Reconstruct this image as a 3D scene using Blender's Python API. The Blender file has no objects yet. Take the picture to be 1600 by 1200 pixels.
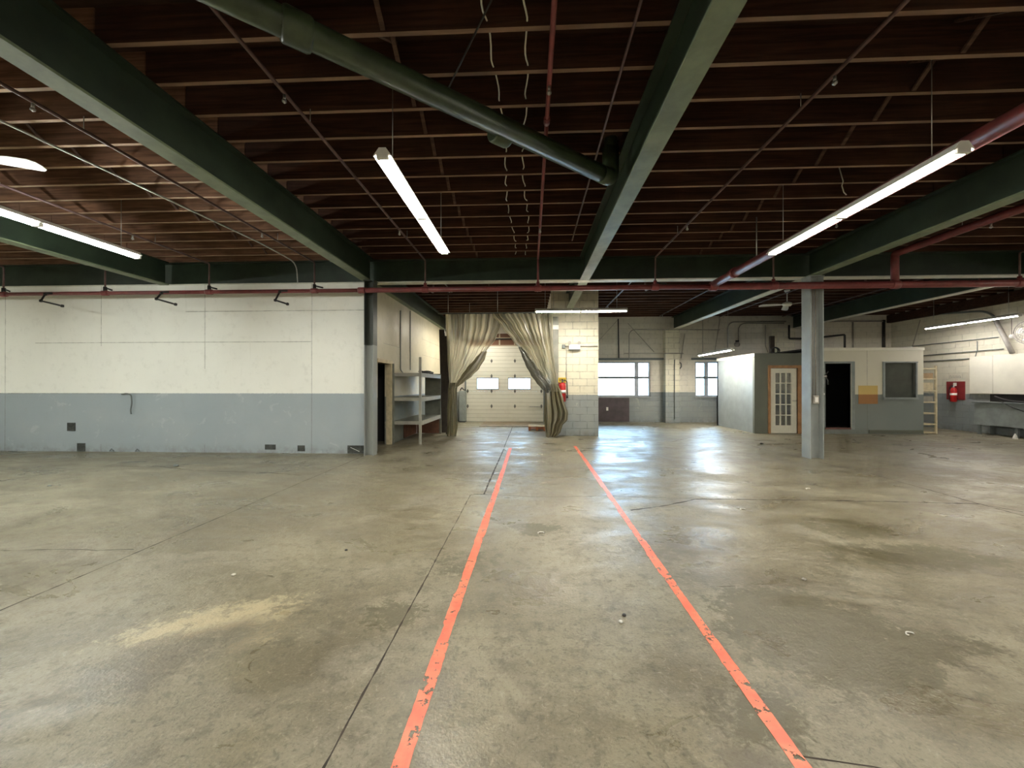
import bpy, bmesh, math, random
from mathutils import Vector, Matrix

# ------------------------------------------------------------------ camera, sky, exposure
random.seed(7)
R = math.radians
F, CX, HY, CZ = 620.0, 800.0, 601.5, 1.45
YAW = math.atan(28.0 / 620.0)
CS, SN = math.cos(YAW), math.sin(YAW)
scene = bpy.context.scene
cam_data = bpy.data.cameras.new('camera')
cam_data.sensor_fit = 'HORIZONTAL'
cam_data.sensor_width = 36.0
cam_data.lens = F / 1600.0 * 36.0
cam_data.clip_start = 0.05
cam_data.clip_end = 300
cam = bpy.data.objects.new('camera', cam_data)
scene.collection.objects.link(cam)
cam.location = (0, 0, CZ)
cam.rotation_euler = (R(90) + math.atan(1.5 / F), 0, YAW)
scene.camera = cam

world = bpy.data.worlds.new('overcast_sky')
scene.world = world
world.use_nodes = True
bg = world.node_tree.nodes['Background']
bg.inputs['Color'].default_value = (0.42, 0.70, 1.0, 1)
bg.inputs['Strength'].default_value = 9.5

TUBE_STRENGTH = 62.0
vs = scene.view_settings
vs.view_transform = 'Standard'
vs.look = 'None'
vs.exposure = 1.4
vs.gamma = 1.0
vs.use_curve_mapping = False

# ------------------------------------------------------------------ photo measurements -> places
def ray(px, py):
    u = (px - CX) / F
    w = (HY - py) / F
    return u * CS - SN, CS + u * SN, w            # X, Y, Z per unit of depth

def on_y(px, py, y):
    a, b, c = ray(px, py); d = y / b
    return Vector((a * d, y, CZ + c * d))

def on_x(px, py, x):
    a, b, c = ray(px, py); d = x / a
    return Vector((x, b * d, CZ + c * d))

def on_z(px, py, z=0.0):
    a, b, c = ray(px, py); d = (z - CZ) / c
    return Vector((a * d, b * d, z))

# ------------------------------------------------------------------ object helpers
col = scene.collection

class MB:
    """collects shapes, builds ONE mesh object"""
    def __init__(self):
        self.bm = bmesh.new()
    def box(self, x0, x1, y0, y1, z0, z1, mi=0):
        x0, x1 = min(x0, x1), max(x0, x1); y0, y1 = min(y0, y1), max(y0, y1); z0, z1 = min(z0, z1), max(z0, z1)
        v = [self.bm.verts.new(p) for p in ((x0,y0,z0),(x1,y0,z0),(x1,y1,z0),(x0,y1,z0),(x0,y0,z1),(x1,y0,z1),(x1,y1,z1),(x0,y1,z1))]
        for f in ((3,2,1,0),(4,5,6,7),(0,1,5,4),(1,2,6,5),(2,3,7,6),(3,0,4,7)):
            self.bm.faces.new([v[i] for i in f]).material_index = mi
        return self
    def bar(self, p0, p1, w, h, up=(0,0,1), mi=0):
        p0, p1 = Vector(p0), Vector(p1)
        t = (p1 - p0).normalized(); upv = Vector(up)
        s = t.cross(upv)
        if s.length < 1e-4: s = t.cross(Vector((1,0,0)))
        s.normalize(); n = s.cross(t).normalized()
        v = []
        for p in (p0, p1):
            for a, b in ((-1,-1),(1,-1),(1,1),(-1,1)):
                v.append(self.bm.verts.new(p + s*(a*w/2) + n*(b*h/2)))
        for f in ((0,1,2,3),(7,6,5,4),(0,4,5,1),(1,5,6,2),(2,6,7,3),(3,7,4,0)):
            self.bm.faces.new([v[i] for i in f]).material_index = mi
        return self
    def tube(self, pts, r, n=10, mi=0, caps=True):
        pts = [Vector(p) for p in pts]
        rs = r if isinstance(r, (list, tuple)) else [r]*len(pts)
        rings = []; prev = None
        for i, p in enumerate(pts):
            if i == 0: t = pts[1]-p
            elif i == len(pts)-1: t = p-pts[i-1]
            else: t = (pts[i+1]-p).normalized() + (p-pts[i-1]).normalized()
            t.normalize()
            if prev is None:
                a = Vector((0,0,1)) if abs(t.z) < 0.9 else Vector((1,0,0))
                s = t.cross(a).normalized()
            else:
                s = (prev - t*prev.dot(t)).normalized()
            prev = s
            q = t.cross(s)
            rings.append([self.bm.verts.new(p + (s*math.cos(2*math.pi*k/n) + q*math.sin(2*math.pi*k/n))*rs[i]) for k in range(n)])
        for i in range(len(rings)-1):
            for k in range(n):
                f = self.bm.faces.new((rings[i][k], rings[i][(k+1)%n], rings[i+1][(k+1)%n], rings[i+1][k]))
                f.material_index = mi; f.smooth = True
        if caps:
            self.bm.faces.new(rings[0][::-1]).material_index = mi
            self.bm.faces.new(rings[-1]).material_index = mi
        return self
    def lathe(self, prof, c, n=20, mi=0, axis='z'):
        c = Vector(c); rings = []
        for r, h in prof:
            ring = []
            for k in range(n):
                a = 2*math.pi*k/n
                if axis == 'z': o = Vector((r*math.cos(a), r*math.sin(a), h))
                elif axis == 'y': o = Vector((r*math.cos(a), h, r*math.sin(a)))
                else: o = Vector((h, r*math.cos(a), r*math.sin(a)))
                ring.append(self.bm.verts.new(c + o))
            rings.append(ring)
        for i in range(len(rings)-1):
            for k in range(n):
                f = self.bm.faces.new((rings[i][k], rings[i][(k+1)%n], rings[i+1][(k+1)%n], rings[i+1][k]))
                f.material_index = mi; f.smooth = True
        for rg in (rings[0], rings[-1]):
            if rg is rings[0]: self.bm.faces.new(rg[::-1]).material_index = mi
            else: self.bm.faces.new(rg).material_index = mi
        return self
    def poly(self, pts, mi=0):
        self.bm.faces.new([self.bm.verts.new(p) for p in pts]).material_index = mi
        return self
    def wall(self, axis, a0, a1, t0, t1, z0, z1, holes=(), mi=0):
        """wall running along X ('x') or Y ('y') with rectangular holes (a0,a1,z0,z1)"""
        As = sorted({a0, a1, *[h[0] for h in holes], *[h[1] for h in holes]})
        for i in range(len(As)-1):
            lo, hi = As[i], As[i+1]; m = (lo+hi)/2
            hs = sorted([(h[2], h[3]) for h in holes if h[0] < m < h[1]])
            z = z0
            for hz0, hz1 in hs + [(z1, z1)]:
                if hz0 > z + 1e-5:
                    if axis == 'x': self.box(lo, hi, t0, t1, z, hz0, mi)
                    else: self.box(t0, t1, lo, hi, z, hz0, mi)
                z = max(z, hz1)
        bmesh.ops.remove_doubles(self.bm, verts=self.bm.verts, dist=1e-5)
        seen = {}
        self.bm.verts.index_update()
        for f in list(self.bm.faces):                      # drop doubled inner faces
            k = frozenset(v.index for v in f.verts)
            seen.setdefault(k, []).append(f)
        dead = [f for fs in seen.values() if len(fs) > 1 for f in fs]
        if dead: bmesh.ops.delete(self.bm, geom=dead, context='FACES')
        return self
    def build(self, name, mats, parent=None, origin=None, bevel=0.0, recalc=True, label=None):
        me = bpy.data.meshes.new(name)
        if recalc: bmesh.ops.recalc_face_normals(self.bm, faces=self.bm.faces)
        if origin is None:
            if parent is not None:
                origin = Vector(parent['_o'])
            else:
                vs_ = [v.co for v in self.bm.verts]
                origin = Vector(((min(v.x for v in vs_)+max(v.x for v in vs_))/2, (min(v.y for v in vs_)+max(v.y for v in vs_))/2, min(v.z for v in vs_)))
        origin = Vector(origin)
        bmesh.ops.translate(self.bm, verts=self.bm.verts, vec=-origin)
        self.bm.to_mesh(me); self.bm.free()
        for m in (mats if isinstance(mats, (list, tuple)) else [mats]): me.materials.append(m)
        o = bpy.data.objects.new(name, me); col.objects.link(o)
        if parent is None: o.location = origin
        else:
            o.parent = parent; o.location = origin - Vector(parent['_o'])
        o['_o'] = tuple(origin)
        if bevel > 0:
            b = o.modifiers.new('bevel', 'BEVEL'); b.width = bevel; b.segments = 2; b.limit_method = 'ANGLE'; b.angle_limit = R(40)
        if label: o['label'] = label
        return o

def thing(name, loc, label, cat, group=None):
    o = bpy.data.objects.new(name, None); col.objects.link(o)
    o.location = loc; o.empty_display_size = 0.1
    o['_o'] = tuple(loc); o['label'] = label; o['category'] = cat
    if group: o['group'] = group
    return o

def tag(o, label, cat, group=None):
    o['label'] = label; o['category'] = cat
    if group: o['group'] = group
    return o

def struct(o):
    o['kind'] = 'structure'
    return o

def dup(o, loc, rz=0.0, label=None, parent=None):
    c = o.copy(); col.objects.link(c)
    if parent is None:
        c.location = loc; c.rotation_euler = (0, 0, rz)
        if label: c['label'] = label
    else:
        c.parent = parent
    for ch in list(o.children):
        dup(ch, None, parent=c)
    return c

def arc_path(pts, rad=0.06, n=5):
    """polyline with rounded corners"""
    pts = [Vector(p) for p in pts]; out = [pts[0]]
    for i in range(1, len(pts)-1):
        a, b, c = pts[i-1], pts[i], pts[i+1]
        d1 = (a-b); d2 = (c-b); r_ = min(rad, d1.length*0.45, d2.length*0.45)
        p, q = b + d1.normalized()*r_, b + d2.normalized()*r_
        for k in range(n+1):
            t = k/n
            out.append(p*(1-t)**2 + b*2*t*(1-t) + q*t*t)
    out.append(pts[-1])
    return out

# ------------------------------------------------------------------ node helpers
class NT:
    def __init__(self, name):
        self.m = bpy.data.materials.new(name); self.m.use_nodes = True
        self.t = self.m.node_tree; self.n = self.t.nodes
        self.b = self.n['Principled BSDF']; self.out = self.n['Material Output']
    def L(self, a, b): self.t.links.new(a, b)
    def set(self, sock, v):
        if isinstance(v, bpy.types.NodeSocket): self.L(v, sock)
        elif v is not None: sock.default_value = v
    def pos(self): return self.n.new('ShaderNodeNewGeometry').outputs['Position']
    def objc(self): return self.n.new('ShaderNodeTexCoord').outputs['Object']
    def math(self, op, a, b=None, c=None, clamp=False):
        x = self.n.new('ShaderNodeMath'); x.operation = op; x.use_clamp = clamp
        self.set(x.inputs[0], a)
        if b is not None: self.set(x.inputs[1], b)
        if c is not None: self.set(x.inputs[2], c)
        return x.outputs[0]
    def vm(self, op, a, b=None, scale=None):
        x = self.n.new('ShaderNodeVectorMath'); x.operation = op
        self.set(x.inputs[0], a)
        if b is not None: self.set(x.inputs[1], b)
        if scale is not None: self.set(x.inputs['Scale'], scale)
        return x.outputs['Value'] if op in ('LENGTH', 'DOT_PRODUCT', 'DISTANCE') else x.outputs[0]
    def sep(self, v):
        x = self.n.new('ShaderNodeSeparateXYZ'); self.L(v, x.inputs[0]); return x.outputs
    def comb(self, x_=0.0, y_=0.0, z_=0.0):
        x = self.n.new('ShaderNodeCombineXYZ')
        for i, v in enumerate((x_, y_, z_)): self.set(x.inputs[i], v)
        return x.outputs[0]
    def noise(self, v, scale, detail=4, rough=0.55, dist=0.0, color=False):
        x = self.n.new('ShaderNodeTexNoise'); self.L(v, x.inputs['Vector'])
        x.inputs['Scale'].default_value = scale; x.inputs['Detail'].default_value = detail
        x.inputs['Roughness'].default_value = rough; x.inputs['Distortion'].default_value = dist
        return x.outputs['Color'] if color else x.outputs['Fac']
    def maprange(self, v, a, b, c=0.0, d=1.0, smooth=True):
        x = self.n.new('ShaderNodeMapRange'); x.interpolation_type = 'SMOOTHSTEP' if smooth else 'LINEAR'
        self.L(v, x.inputs['Value'])
        for k, q in zip(('From Min','From Max','To Min','To Max'), (a, b, c, d)): x.inputs[k].default_value = q
        return x.outputs[0]
    def mix(self, f, a, b, mode='MIX'):
        x = self.n.new('ShaderNodeMix'); x.data_type = 'RGBA'; x.blend_type = mode
        self.set(x.inputs['Factor'], f)
        for s, v in ((x.inputs[6], a), (x.inputs[7], b)):
            if isinstance(v, tuple): v = (*v[:3], 1)
            self.set(s, v)
        return x.outputs[2]
    def bump(self, h, strength=0.3, dist=0.01, normal=None):
        x = self.n.new('ShaderNodeBump'); x.inputs['Strength'].default_value = strength; x.inputs['Distance'].default_value = dist
        self.L(h, x.inputs['Height'])
        if normal is not None: self.L(normal, x.inputs['Normal'])
        return x.outputs[0]
    def segs(self, p, segs):
        """distance from 2-D point p to the nearest of some segments"""
        best = None
        for (ax, ay), (bx, by) in segs:
            ba = (bx-ax, by-ay, 0.0); l2 = max(ba[0]**2+ba[1]**2, 1e-9)
            pa = self.vm('SUBTRACT', p, (ax, ay, 0.0))
            h = self.math('MULTIPLY', self.vm('DOT_PRODUCT', pa, ba), 1.0/l2, clamp=True)
            sc = self.n.new('ShaderNodeVectorMath'); sc.operation = 'SCALE'
            sc.inputs[0].default_value = ba; self.L(h, sc.inputs['Scale'])
            d = self.vm('LENGTH', self.vm('SUBTRACT', pa, sc.outputs[0]))
            best = d if best is None else self.math('MINIMUM', best, d)
        return best
    def done(self, base=None, rough=None, normal=None, metal=None, spec=None):
        self.set(self.b.inputs['Base Color'], (*base[:3], 1) if isinstance(base, tuple) else base)
        if rough is not None: self.set(self.b.inputs['Roughness'], rough)
        if normal is not None: self.L(normal, self.b.inputs['Normal'])
        if metal is not None: self.set(self.b.inputs['Metallic'], metal)
        if spec is not None: self.b.inputs['Specular IOR Level'].default_value = spec
        return self.m

def simple(name, c, rough=0.5, metal=0.0, var=0.25, scale=12.0, bump=0.0, spec=0.5):
    t = NT(name); p = t.objc()
    n = t.noise(p, scale, 5, 0.6)
    f = t.maprange(n, 0.3, 0.7)
    dark = tuple(x*(1-var) for x in c); lite = tuple(min(1, x*(1+var)) for x in c)
    colr = t.mix(f, dark, lite)
    nrm = t.bump(t.noise(p, scale*4, 3), bump, 0.004) if bump else None
    return t.done(colr, rough, nrm, metal, spec)

def wall_mat(name, axis, split, upper, lower, block=True, seams=(), scuff=0.5, seed=0.0, bstr=0.5, mort=0.86):
    t = NT(name); P = t.pos(); s = t.sep(P)
    a = s[0] if axis == 'x' else s[1]
    q = t.comb(a, s[2], 0.0)
    n1 = t.noise(P, 1.1, 5, 0.6); n2 = t.noise(P, 7.0, 6, 0.65); n3 = t.noise(P, 40.0, 3)
    edge = t.math('ADD', s[2], t.math('MULTIPLY', t.math('SUBTRACT', n3, 0.5), 0.02))
    up = t.maprange(edge, split-0.004, split+0.004)
    c = t.mix(up, lower, upper)
    c = t.mix(t.maprange(n1, 0.4, 0.68, 0, 0.32*scuff), c, tuple(x*0.72 for x in upper), 'MIX')
    c = t.mix(t.maprange(n2, 0.52, 0.75, 0, 0.4*scuff), c, (0.30, 0.28, 0.22), 'MIX')
    c = t.mix(t.maprange(t.noise(P, 3.2, 6, 0.7, 0.6), 0.6, 0.68, 0, 0.35*scuff), c, tuple(min(1, x*1.12) for x in upper))
    # drips running down
    dr = t.noise(t.comb(t.math('MULTIPLY', a, 9.0), t.math('MULTIPLY', s[2], 0.7), seed), 1.0, 4)
    c = t.mix(t.maprange(dr, 0.62, 0.8, 0, 0.35*scuff), c, (0.25, 0.22, 0.16))
    # grime near the floor
    gr = t.math('MULTIPLY', t.maprange(s[2], 0.0, 0.22, 1, 0), t.maprange(n2, 0.35, 0.65))
    c = t.mix(t.math('MULTIPLY', gr, 0.45), c, (0.12, 0.11, 0.09))
    hgt = t.math('MULTIPLY', n3, 0.25)
    if block:
        br = t.n.new('ShaderNodeTexBrick'); t.L(q, br.inputs['Vector'])
        br.inputs['Scale'].default_value = 1.0; br.inputs['Brick Width'].default_value = 0.4064
        br.inputs['Row Height'].default_value = 0.2032; br.inputs['Mortar Size'].default_value = 0.009
        br.inputs['Mortar Smooth'].default_value = 0.4
        br.inputs['Color1'].default_value = (1,1,1,1); br.inputs['Color2'].default_value = (.93,.93,.93,1); br.inputs['Mortar'].default_value = (mort,mort,mort,1)
        msk = t.maprange(n2, 0.3, 0.7, 0.25, 1)
        c = t.mix(msk, c, t.mix(1.0, c, br.outputs['Color'], 'MULTIPLY'))
        hgt = t.math('SUBTRACT', hgt, br.outputs['Fac'])
    if seams:
        d = t.segs(q, seams)
        line = t.maprange(d, 0.003, 0.010, 0.6, 0)
        c = t.mix(t.math('MULTIPLY', line, t.maprange(n2, 0.3, 0.6, 0.35, 1)), c, (0.14, 0.12, 0.09))
        hgt = t.math('SUBTRACT', hgt, line)
    return t.done(c, t.maprange(n1, 0.3, 0.7, 0.42, 0.62), t.bump(hgt, bstr, 0.006))

CREAM = (0.74, 0.70, 0.56); GREY = (0.235, 0.265, 0.27)
# ------------------------------------------------------------------ materials
M = {}
# floor concrete
def floor_mat():
    t = NT('worn_concrete_floor'); P = t.pos(); s = t.sep(P)
    n1 = t.noise(P, 0.35, 4, 0.6, 0.4); n2 = t.noise(P, 1.6, 6, 0.68, 0.6); n3 = t.noise(P, 9, 5, 0.7); n4 = t.noise(P, 70, 4, 0.6)
    stretch = t.noise(t.comb(t.math('MULTIPLY', s[0], 0.8), t.math('MULTIPLY', s[1], 1.5), 0), 1.3, 6, 0.66, 0.9)
    c = t.mix(t.maprange(n1, 0.38, 0.62), (0.165, 0.145, 0.092), (0.275, 0.25, 0.172))
    c = t.mix(t.maprange(n2, 0.44, 0.66, 0, 0.62), c, (0.115, 0.097, 0.060))
    c = t.mix(t.maprange(stretch, 0.45, 0.72, 0, 0.5), c, (0.31, 0.29, 0.225))
    c = t.mix(t.maprange(n3, 0.48, 0.68, 0, 0.62), c, (0.095, 0.08, 0.05))
    c = t.mix(t.maprange(n4, 0.52, 0.72, 0, 0.55), c, (0.085, 0.074, 0.05))
    c = t.mix(t.maprange(n4, 0.25, 0.45, 0.35, 0.0), c, (0.38, 0.355, 0.275))
    sp = t.noise(P, 24, 4, 0.75, 0.8)
    c = t.mix(t.maprange(sp, 0.54, 0.68, 0, 0.6), c, (0.075, 0.064, 0.04))
    c = t.mix(t.maprange(sp, 0.30, 0.44, 0.5, 0.0), c, (0.36, 0.335, 0.25))
    # stains and patches: their outlines come with the floor mesh, their edges from the noise
    at = t.n.new('ShaderNodeAttribute'); at.attribute_name = 'stain'
    ac = t.n.new('ShaderNodeSeparateColor'); t.L(at.outputs['Color'], ac.inputs[0])
    nn = t.math('ADD', t.math('MULTIPLY', t.noise(P, 4.5, 6, 0.75, 0.5), 0.62), t.math('MULTIPLY', sp, 0.42))
    for k, (bc, st) in enumerate((((0.50, 0.43, 0.27), 0.8), ((0.10, 0.082, 0.052), 0.6), ((0.085, 0.073, 0.036), 0.8))):
        f = t.maprange(t.math('ADD', nn, t.math('MULTIPLY', ac.outputs[k], 0.34)), (0.73, 0.66, 0.625)[k], (0.86, 0.84, 0.74)[k], 0, st)
        c = t.mix(f, c, bc)
    h = t.math('ADD', t.math('MULTIPLY', n3, 0.6), t.math('MULTIPLY', n4, 0.25))
    h = t.math('ADD', h, t.math('MULTIPLY', stretch, 0.9))
    rough = t.maprange(stretch, 0.36, 0.66, 0.27, 0.58)
    return t.done(c, rough, t.bump(h, 0.6, 0.012), spec=0.45)
M['floor'] = floor_mat()

def sx(px): return on_y(px, 600, 8.22).x
M['wall_front'] = wall_mat('painted_panel_wall', 'x', 1.27, (0.90, 0.895, 0.82), (0.33, 0.38, 0.405), block=False, scuff=0.3,
    seams=[((sx(8), 0), (sx(8), 3.6)), ((sx(158), 2.3), (sx(158), 3.6)), ((sx(320), 1.8), (sx(320), 3.6)), ((sx(487), 0), (sx(487), 3.6)), ((sx(158), 0.0), (sx(158), 0.16)), ((sx(320), 0), (sx(320), 0.16)),
           ((sx(55), 2.37), (sx(487), 2.37)), ((sx(290), 3.03), (sx(572), 3.03)), ((sx(0), 1.265), (sx(250), 1.265))])
M['wall_side'] = wall_mat('painted_side_wall', 'y', 1.17, (0.58, 0.53, 0.38), (0.17, 0.195, 0.185), block=False, scuff=0.9,
    seams=[((11.1, 0.0), (11.1, 3.6)), ((9.05, 2.42), (10.2, 2.42)), ((10.25, 1.9), (10.25, 3.6)), ((12.4, 0), (12.4, 3.6)), ((12.4, 2.9), (15.7, 2.9)), ((12.4, 2.4), (15.7, 2.4)), ((13.3, 2.4), (13.3, 2.9))])
M['block_x'] = wall_mat('painted_block_wall_across', 'x', 1.17, (0.74, 0.70, 0.55), GREY, scuff=0.55, mort=0.50, bstr=0.8)
M['block_back'] = wall_mat('painted_block_wall_back', 'x', 1.17, (0.72, 0.68, 0.585), GREY, scuff=0.6, mort=0.72)
M['block_y'] = wall_mat('painted_block_wall_along', 'y', 1.17, (0.66, 0.63, 0.50), GREY, scuff=0.6, mort=0.74)
M['office_front'] = wall_mat('office_front_paint', 'x', 1.17, (0.70, 0.67, 0.54), (0.20, 0.225, 0.215), block=False, scuff=0.15,
    seams=[((on_y(1355, 600, 12.2).x, 0), (on_y(1355, 600, 12.2).x, 2.5))])
M['office_side'] = simple('office_side_grey_gloss_paint', (0.29, 0.325, 0.33), 0.3, 0, 0.12, 3.0, 0.25)
M['office_dark'] = simple('office_olive_grey_paint', (0.125, 0.135, 0.105), 0.5, 0, 0.08, 2.0)

def wood(name, c, rough=0.75, var=0.45):
    t = NT(name); P = t.pos(); s = t.sep(P)
    g = t.noise(t.comb(t.math('MULTIPLY', s[0], 0.8), t.math('MULTIPLY', s[1], 9.0), t.math('MULTIPLY', s[2], 16.0)), 1.4, 5, 0.6, 0.8)
    k = t.noise(P, 1.7, 3)
    c1 = t.mix(t.maprange(g, 0.3, 0.7), tuple(x*(1-var) for x in c), tuple(x*(1+var) for x in c))
    c1 = t.mix(t.maprange(k, 0.4, 0.7, 0, 0.5), c1, tuple(x*0.45 for x in c))
    return t.done(c1, rough, t.bump(g, 0.2, 0.004), spec=0.25)
M['gap'] = simple('dirt_filled_gap', (0.035, 0.026, 0.018), 0.9, 0, 0.5, 9)
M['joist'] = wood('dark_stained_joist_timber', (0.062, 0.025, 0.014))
M['joist_edge'] = wood('joist_underside_baked_light', (0.25, 0.16, 0.11), 0.8, 0.25)  # paler tone paints in the light that reaches joist undersides from below
M['deck'] = wood('brown_roof_deck_boards', (0.045, 0.02, 0.011))
M['bridging'] = wood('grey_brown_bridging_timber', (0.10, 0.055, 0.04))
M['rawwood'] = simple('raw_pine_timber', (0.42, 0.27, 0.13), 0.7, 0, 0.2, 6)
M['trimwood'] = simple('orange_brown_door_trim', (0.33, 0.17, 0.07), 0.55, 0, 0.25, 5)
M['palewood'] = simple('pale_cream_painted_timber', (0.58, 0.50, 0.33), 0.6, 0, 0.15, 8)
M['green'] = simple('dark_green_steel_paint', (0.020, 0.034, 0.019), 0.5, 0, 0.3, 2.5, 0.2)
M['flange'] = simple('green_flange_baked_light', (0.15, 0.185, 0.11), 0.5, 0, 0.2, 4.0, 0.15)  # lighter than the web: light on the lower flange put into its colour
M['flange_pale'] = simple('pale_flange_baked_light', (0.62, 0.62, 0.52), 0.5, 0, 0.12, 4.0)  # paleness of a lit lower flange, put into the colour
M['greenpipe'] = simple('green_painted_pipe', (0.038, 0.056, 0.028), 0.36, 0, 0.3, 6, 0.2)
M['redpipe'] = simple('maroon_painted_pipe', (0.20, 0.045, 0.045), 0.38, 0, 0.18, 6, 0.1)
M['branch'] = simple('dull_red_brown_pipe', (0.11, 0.06, 0.055), 0.42, 0.2, 0.25, 9, 0.1)
M['black'] = simple('black_iron', (0.018, 0.017, 0.015), 0.45, 0.1, 0.3, 12)
M['rubber'] = simple('black_rubber', (0.02, 0.02, 0.02), 0.6, 0, 0.2, 12)
M['colgrey'] = simple('grey_column_paint', (0.30, 0.325, 0.315), 0.42, 0, 0.10, 3, 0.1)
M['steel'] = simple('galvanised_steel', (0.45, 0.45, 0.43), 0.35, 0.8, 0.15, 14)
M['conduit'] = simple('grey_painted_conduit', (0.33, 0.31, 0.27), 0.5, 0.1, 0.12, 8)
M['whiteenamel'] = simple('white_enamel', (0.78, 0.77, 0.72), 0.4, 0, 0.06, 8)
M['shelf'] = simple('grey_painted_shelf', (0.17, 0.18, 0.15), 0.55, 0, 0.15, 5)
M['shelfedge'] = simple('pale_grey_shelf_edge', (0.37, 0.37, 0.32), 0.5, 0, 0.1, 6)
M['brownboard'] = simple('rust_brown_hardboard', (0.13, 0.055, 0.03), 0.7, 0, 0.3, 4)
M['darkplank'] = simple('dark_umber_plank', (0.035, 0.026, 0.018), 0.7, 0, 0.3, 5)
M['plum'] = simple('plum_brown_panel', (0.075, 0.055, 0.06), 0.5, 0, 0.2, 4)
M['extred'] = simple('red_extinguisher_paint', (0.42, 0.015, 0.014), 0.28, 0, 0.08, 6)
M['boardred'] = simple('red_painted_board', (0.20, 0.02, 0.02), 0.5, 0, 0.12, 6)
M['sill'] = simple('faded_brick_red_sill', (0.16, 0.07, 0.055), 0.7, 0, 0.2, 8)
M['hinge'] = simple('dull_zinc_hinge', (0.12, 0.12, 0.11), 0.5, 0.3, 0.2, 20)
M['yellow'] = simple('yellow_sign_face', (0.75, 0.55, 0.04), 0.5, 0, 0.06, 6)
M['doorwhite'] = simple('white_door_paint', (0.74, 0.72, 0.60), 0.4, 0, 0.05, 5)
M['whiteboard'] = simple('cream_white_panel', (0.80, 0.78, 0.66), 0.35, 0, 0.05, 2)
M['bench'] = simple('grey_bench_paint', (0.25, 0.28, 0.27), 0.5, 0, 0.15, 4)
M['winframe'] = simple('grey_blue_window_frame', (0.40, 0.43, 0.46), 0.4, 0.1, 0.08, 6)
M['darkgrey'] = simple('dark_grey_frame_paint', (0.14, 0.16, 0.155), 0.5, 0, 0.1, 6)
M['voiddark'] = simple('unlit_interior_baked_dark', (0.015, 0.015, 0.015), 0.8, 0, 0.1, 3)  # near-black colour stands in for shade inside unlit rooms
M['cardboard'] = simple('brown_cardboard', (0.36, 0.25, 0.14), 0.8, 0, 0.12, 6)
M['ground'] = simple('pale_outdoor_gravel', (0.55, 0.55, 0.52), 0.9, 0, 0.15, 2)
M['plate'] = simple('worn_brown_steel_plate', (0.22, 0.17, 0.11), 0.5, 0.3, 0.3, 5, 0.2)
M['orange'] = simple('orange_brown_slats', (0.45, 0.16, 0.06), 0.6, 0, 0.2, 9)
M['copper'] = simple('old_white_plastic', (0.62, 0.60, 0.52), 0.5, 0, 0.1, 12)

def vent_mat():
    t = NT('bare_dark_patch'); P = t.pos()
    n = t.noise(P, 12, 5, 0.65); w = t.noise(P, 5, 3, 0.6, 1.0)
    c = t.mix(t.maprange(n, 0.35, 0.7), (0.025, 0.028, 0.025), (0.075, 0.08, 0.07))
    return t.done(c, 0.8)
M['vent'] = vent_mat()

def garage_mat():
    t = NT('ribbed_white_door_skin'); P = t.pos(); s = t.sep(P)
    w = t.math('FRACT', t.math('MULTIPLY', s[2], 1/0.152))
    g = t.maprange(t.math('ABSOLUTE', t.math('SUBTRACT', w, 0.5)), 0.42, 0.5)
    c = t.mix(g, (0.72, 0.71, 0.62), (0.42, 0.41, 0.33))
    c = t.mix(t.maprange(t.noise(P, 3, 4), 0.5, 0.7, 0, 0.15), c, (0.45, 0.42, 0.33))
    return t.done(c, 0.4, t.bump(t.math('SUBTRACT', 1.0, g), 0.6, 0.01))
M['garage'] = garage_mat()

def brick_mat():
    t = NT('brown_brick_infill'); P = t.pos(); s = t.sep(P)
    br = t.n.new('ShaderNodeTexBrick'); t.L(t.comb(s[0], s[2], 0), br.inputs['Vector'])
    br.inputs['Scale'].default_value = 1; br.inputs['Brick Width'].default_value = 0.6; br.inputs['Row Height'].default_value = 0.3
    br.offset = 0.0
    br.inputs['Color1'].default_value = (0.10, 0.045, 0.025, 1); br.inputs['Color2'].default_value = (0.16, 0.075, 0.04, 1); br.inputs['Mortar'].default_value = (0.4, 0.34, 0.24, 1)
    br.inputs['Mortar Size'].default_value = 0.03
    return t.done(br.outputs['Color'], 0.8)
M['brick'] = brick_mat()

def glass_mat(name, tint=(1,1,1), refl=0.12, rough=0.02):
    t = NT(name); t.n.remove(t.b)
    tr = t.n.new('ShaderNodeBsdfTransparent'); tr.inputs[0].default_value = (*tint, 1)
    gl = t.n.new('ShaderNodeBsdfGlossy'); gl.inputs['Roughness'].default_value = rough
    n = t.noise(t.objc(), 3, 2); 
    f = t.n.new('ShaderNodeFresnel'); f.inputs[0].default_value = 1.5
    fac = t.math('ADD', f.outputs[0], t.maprange(n, 0.4, 0.6, 0, refl*0.3), clamp=True)
    mx = t.n.new('ShaderNodeMixShader'); t.L(fac, mx.inputs[0]); t.L(tr.outputs[0], mx.inputs[1]); t.L(gl.outputs[0], mx.inputs[2])
    t.L(mx.outputs[0], t.out.inputs['Surface'])
    return t.m
M['glass'] = glass_mat('window_glass')
M['darkglass'] = simple('dusty_dark_glass', (0.06, 0.066, 0.056), 0.22, 0, 0.12, 3)

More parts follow.
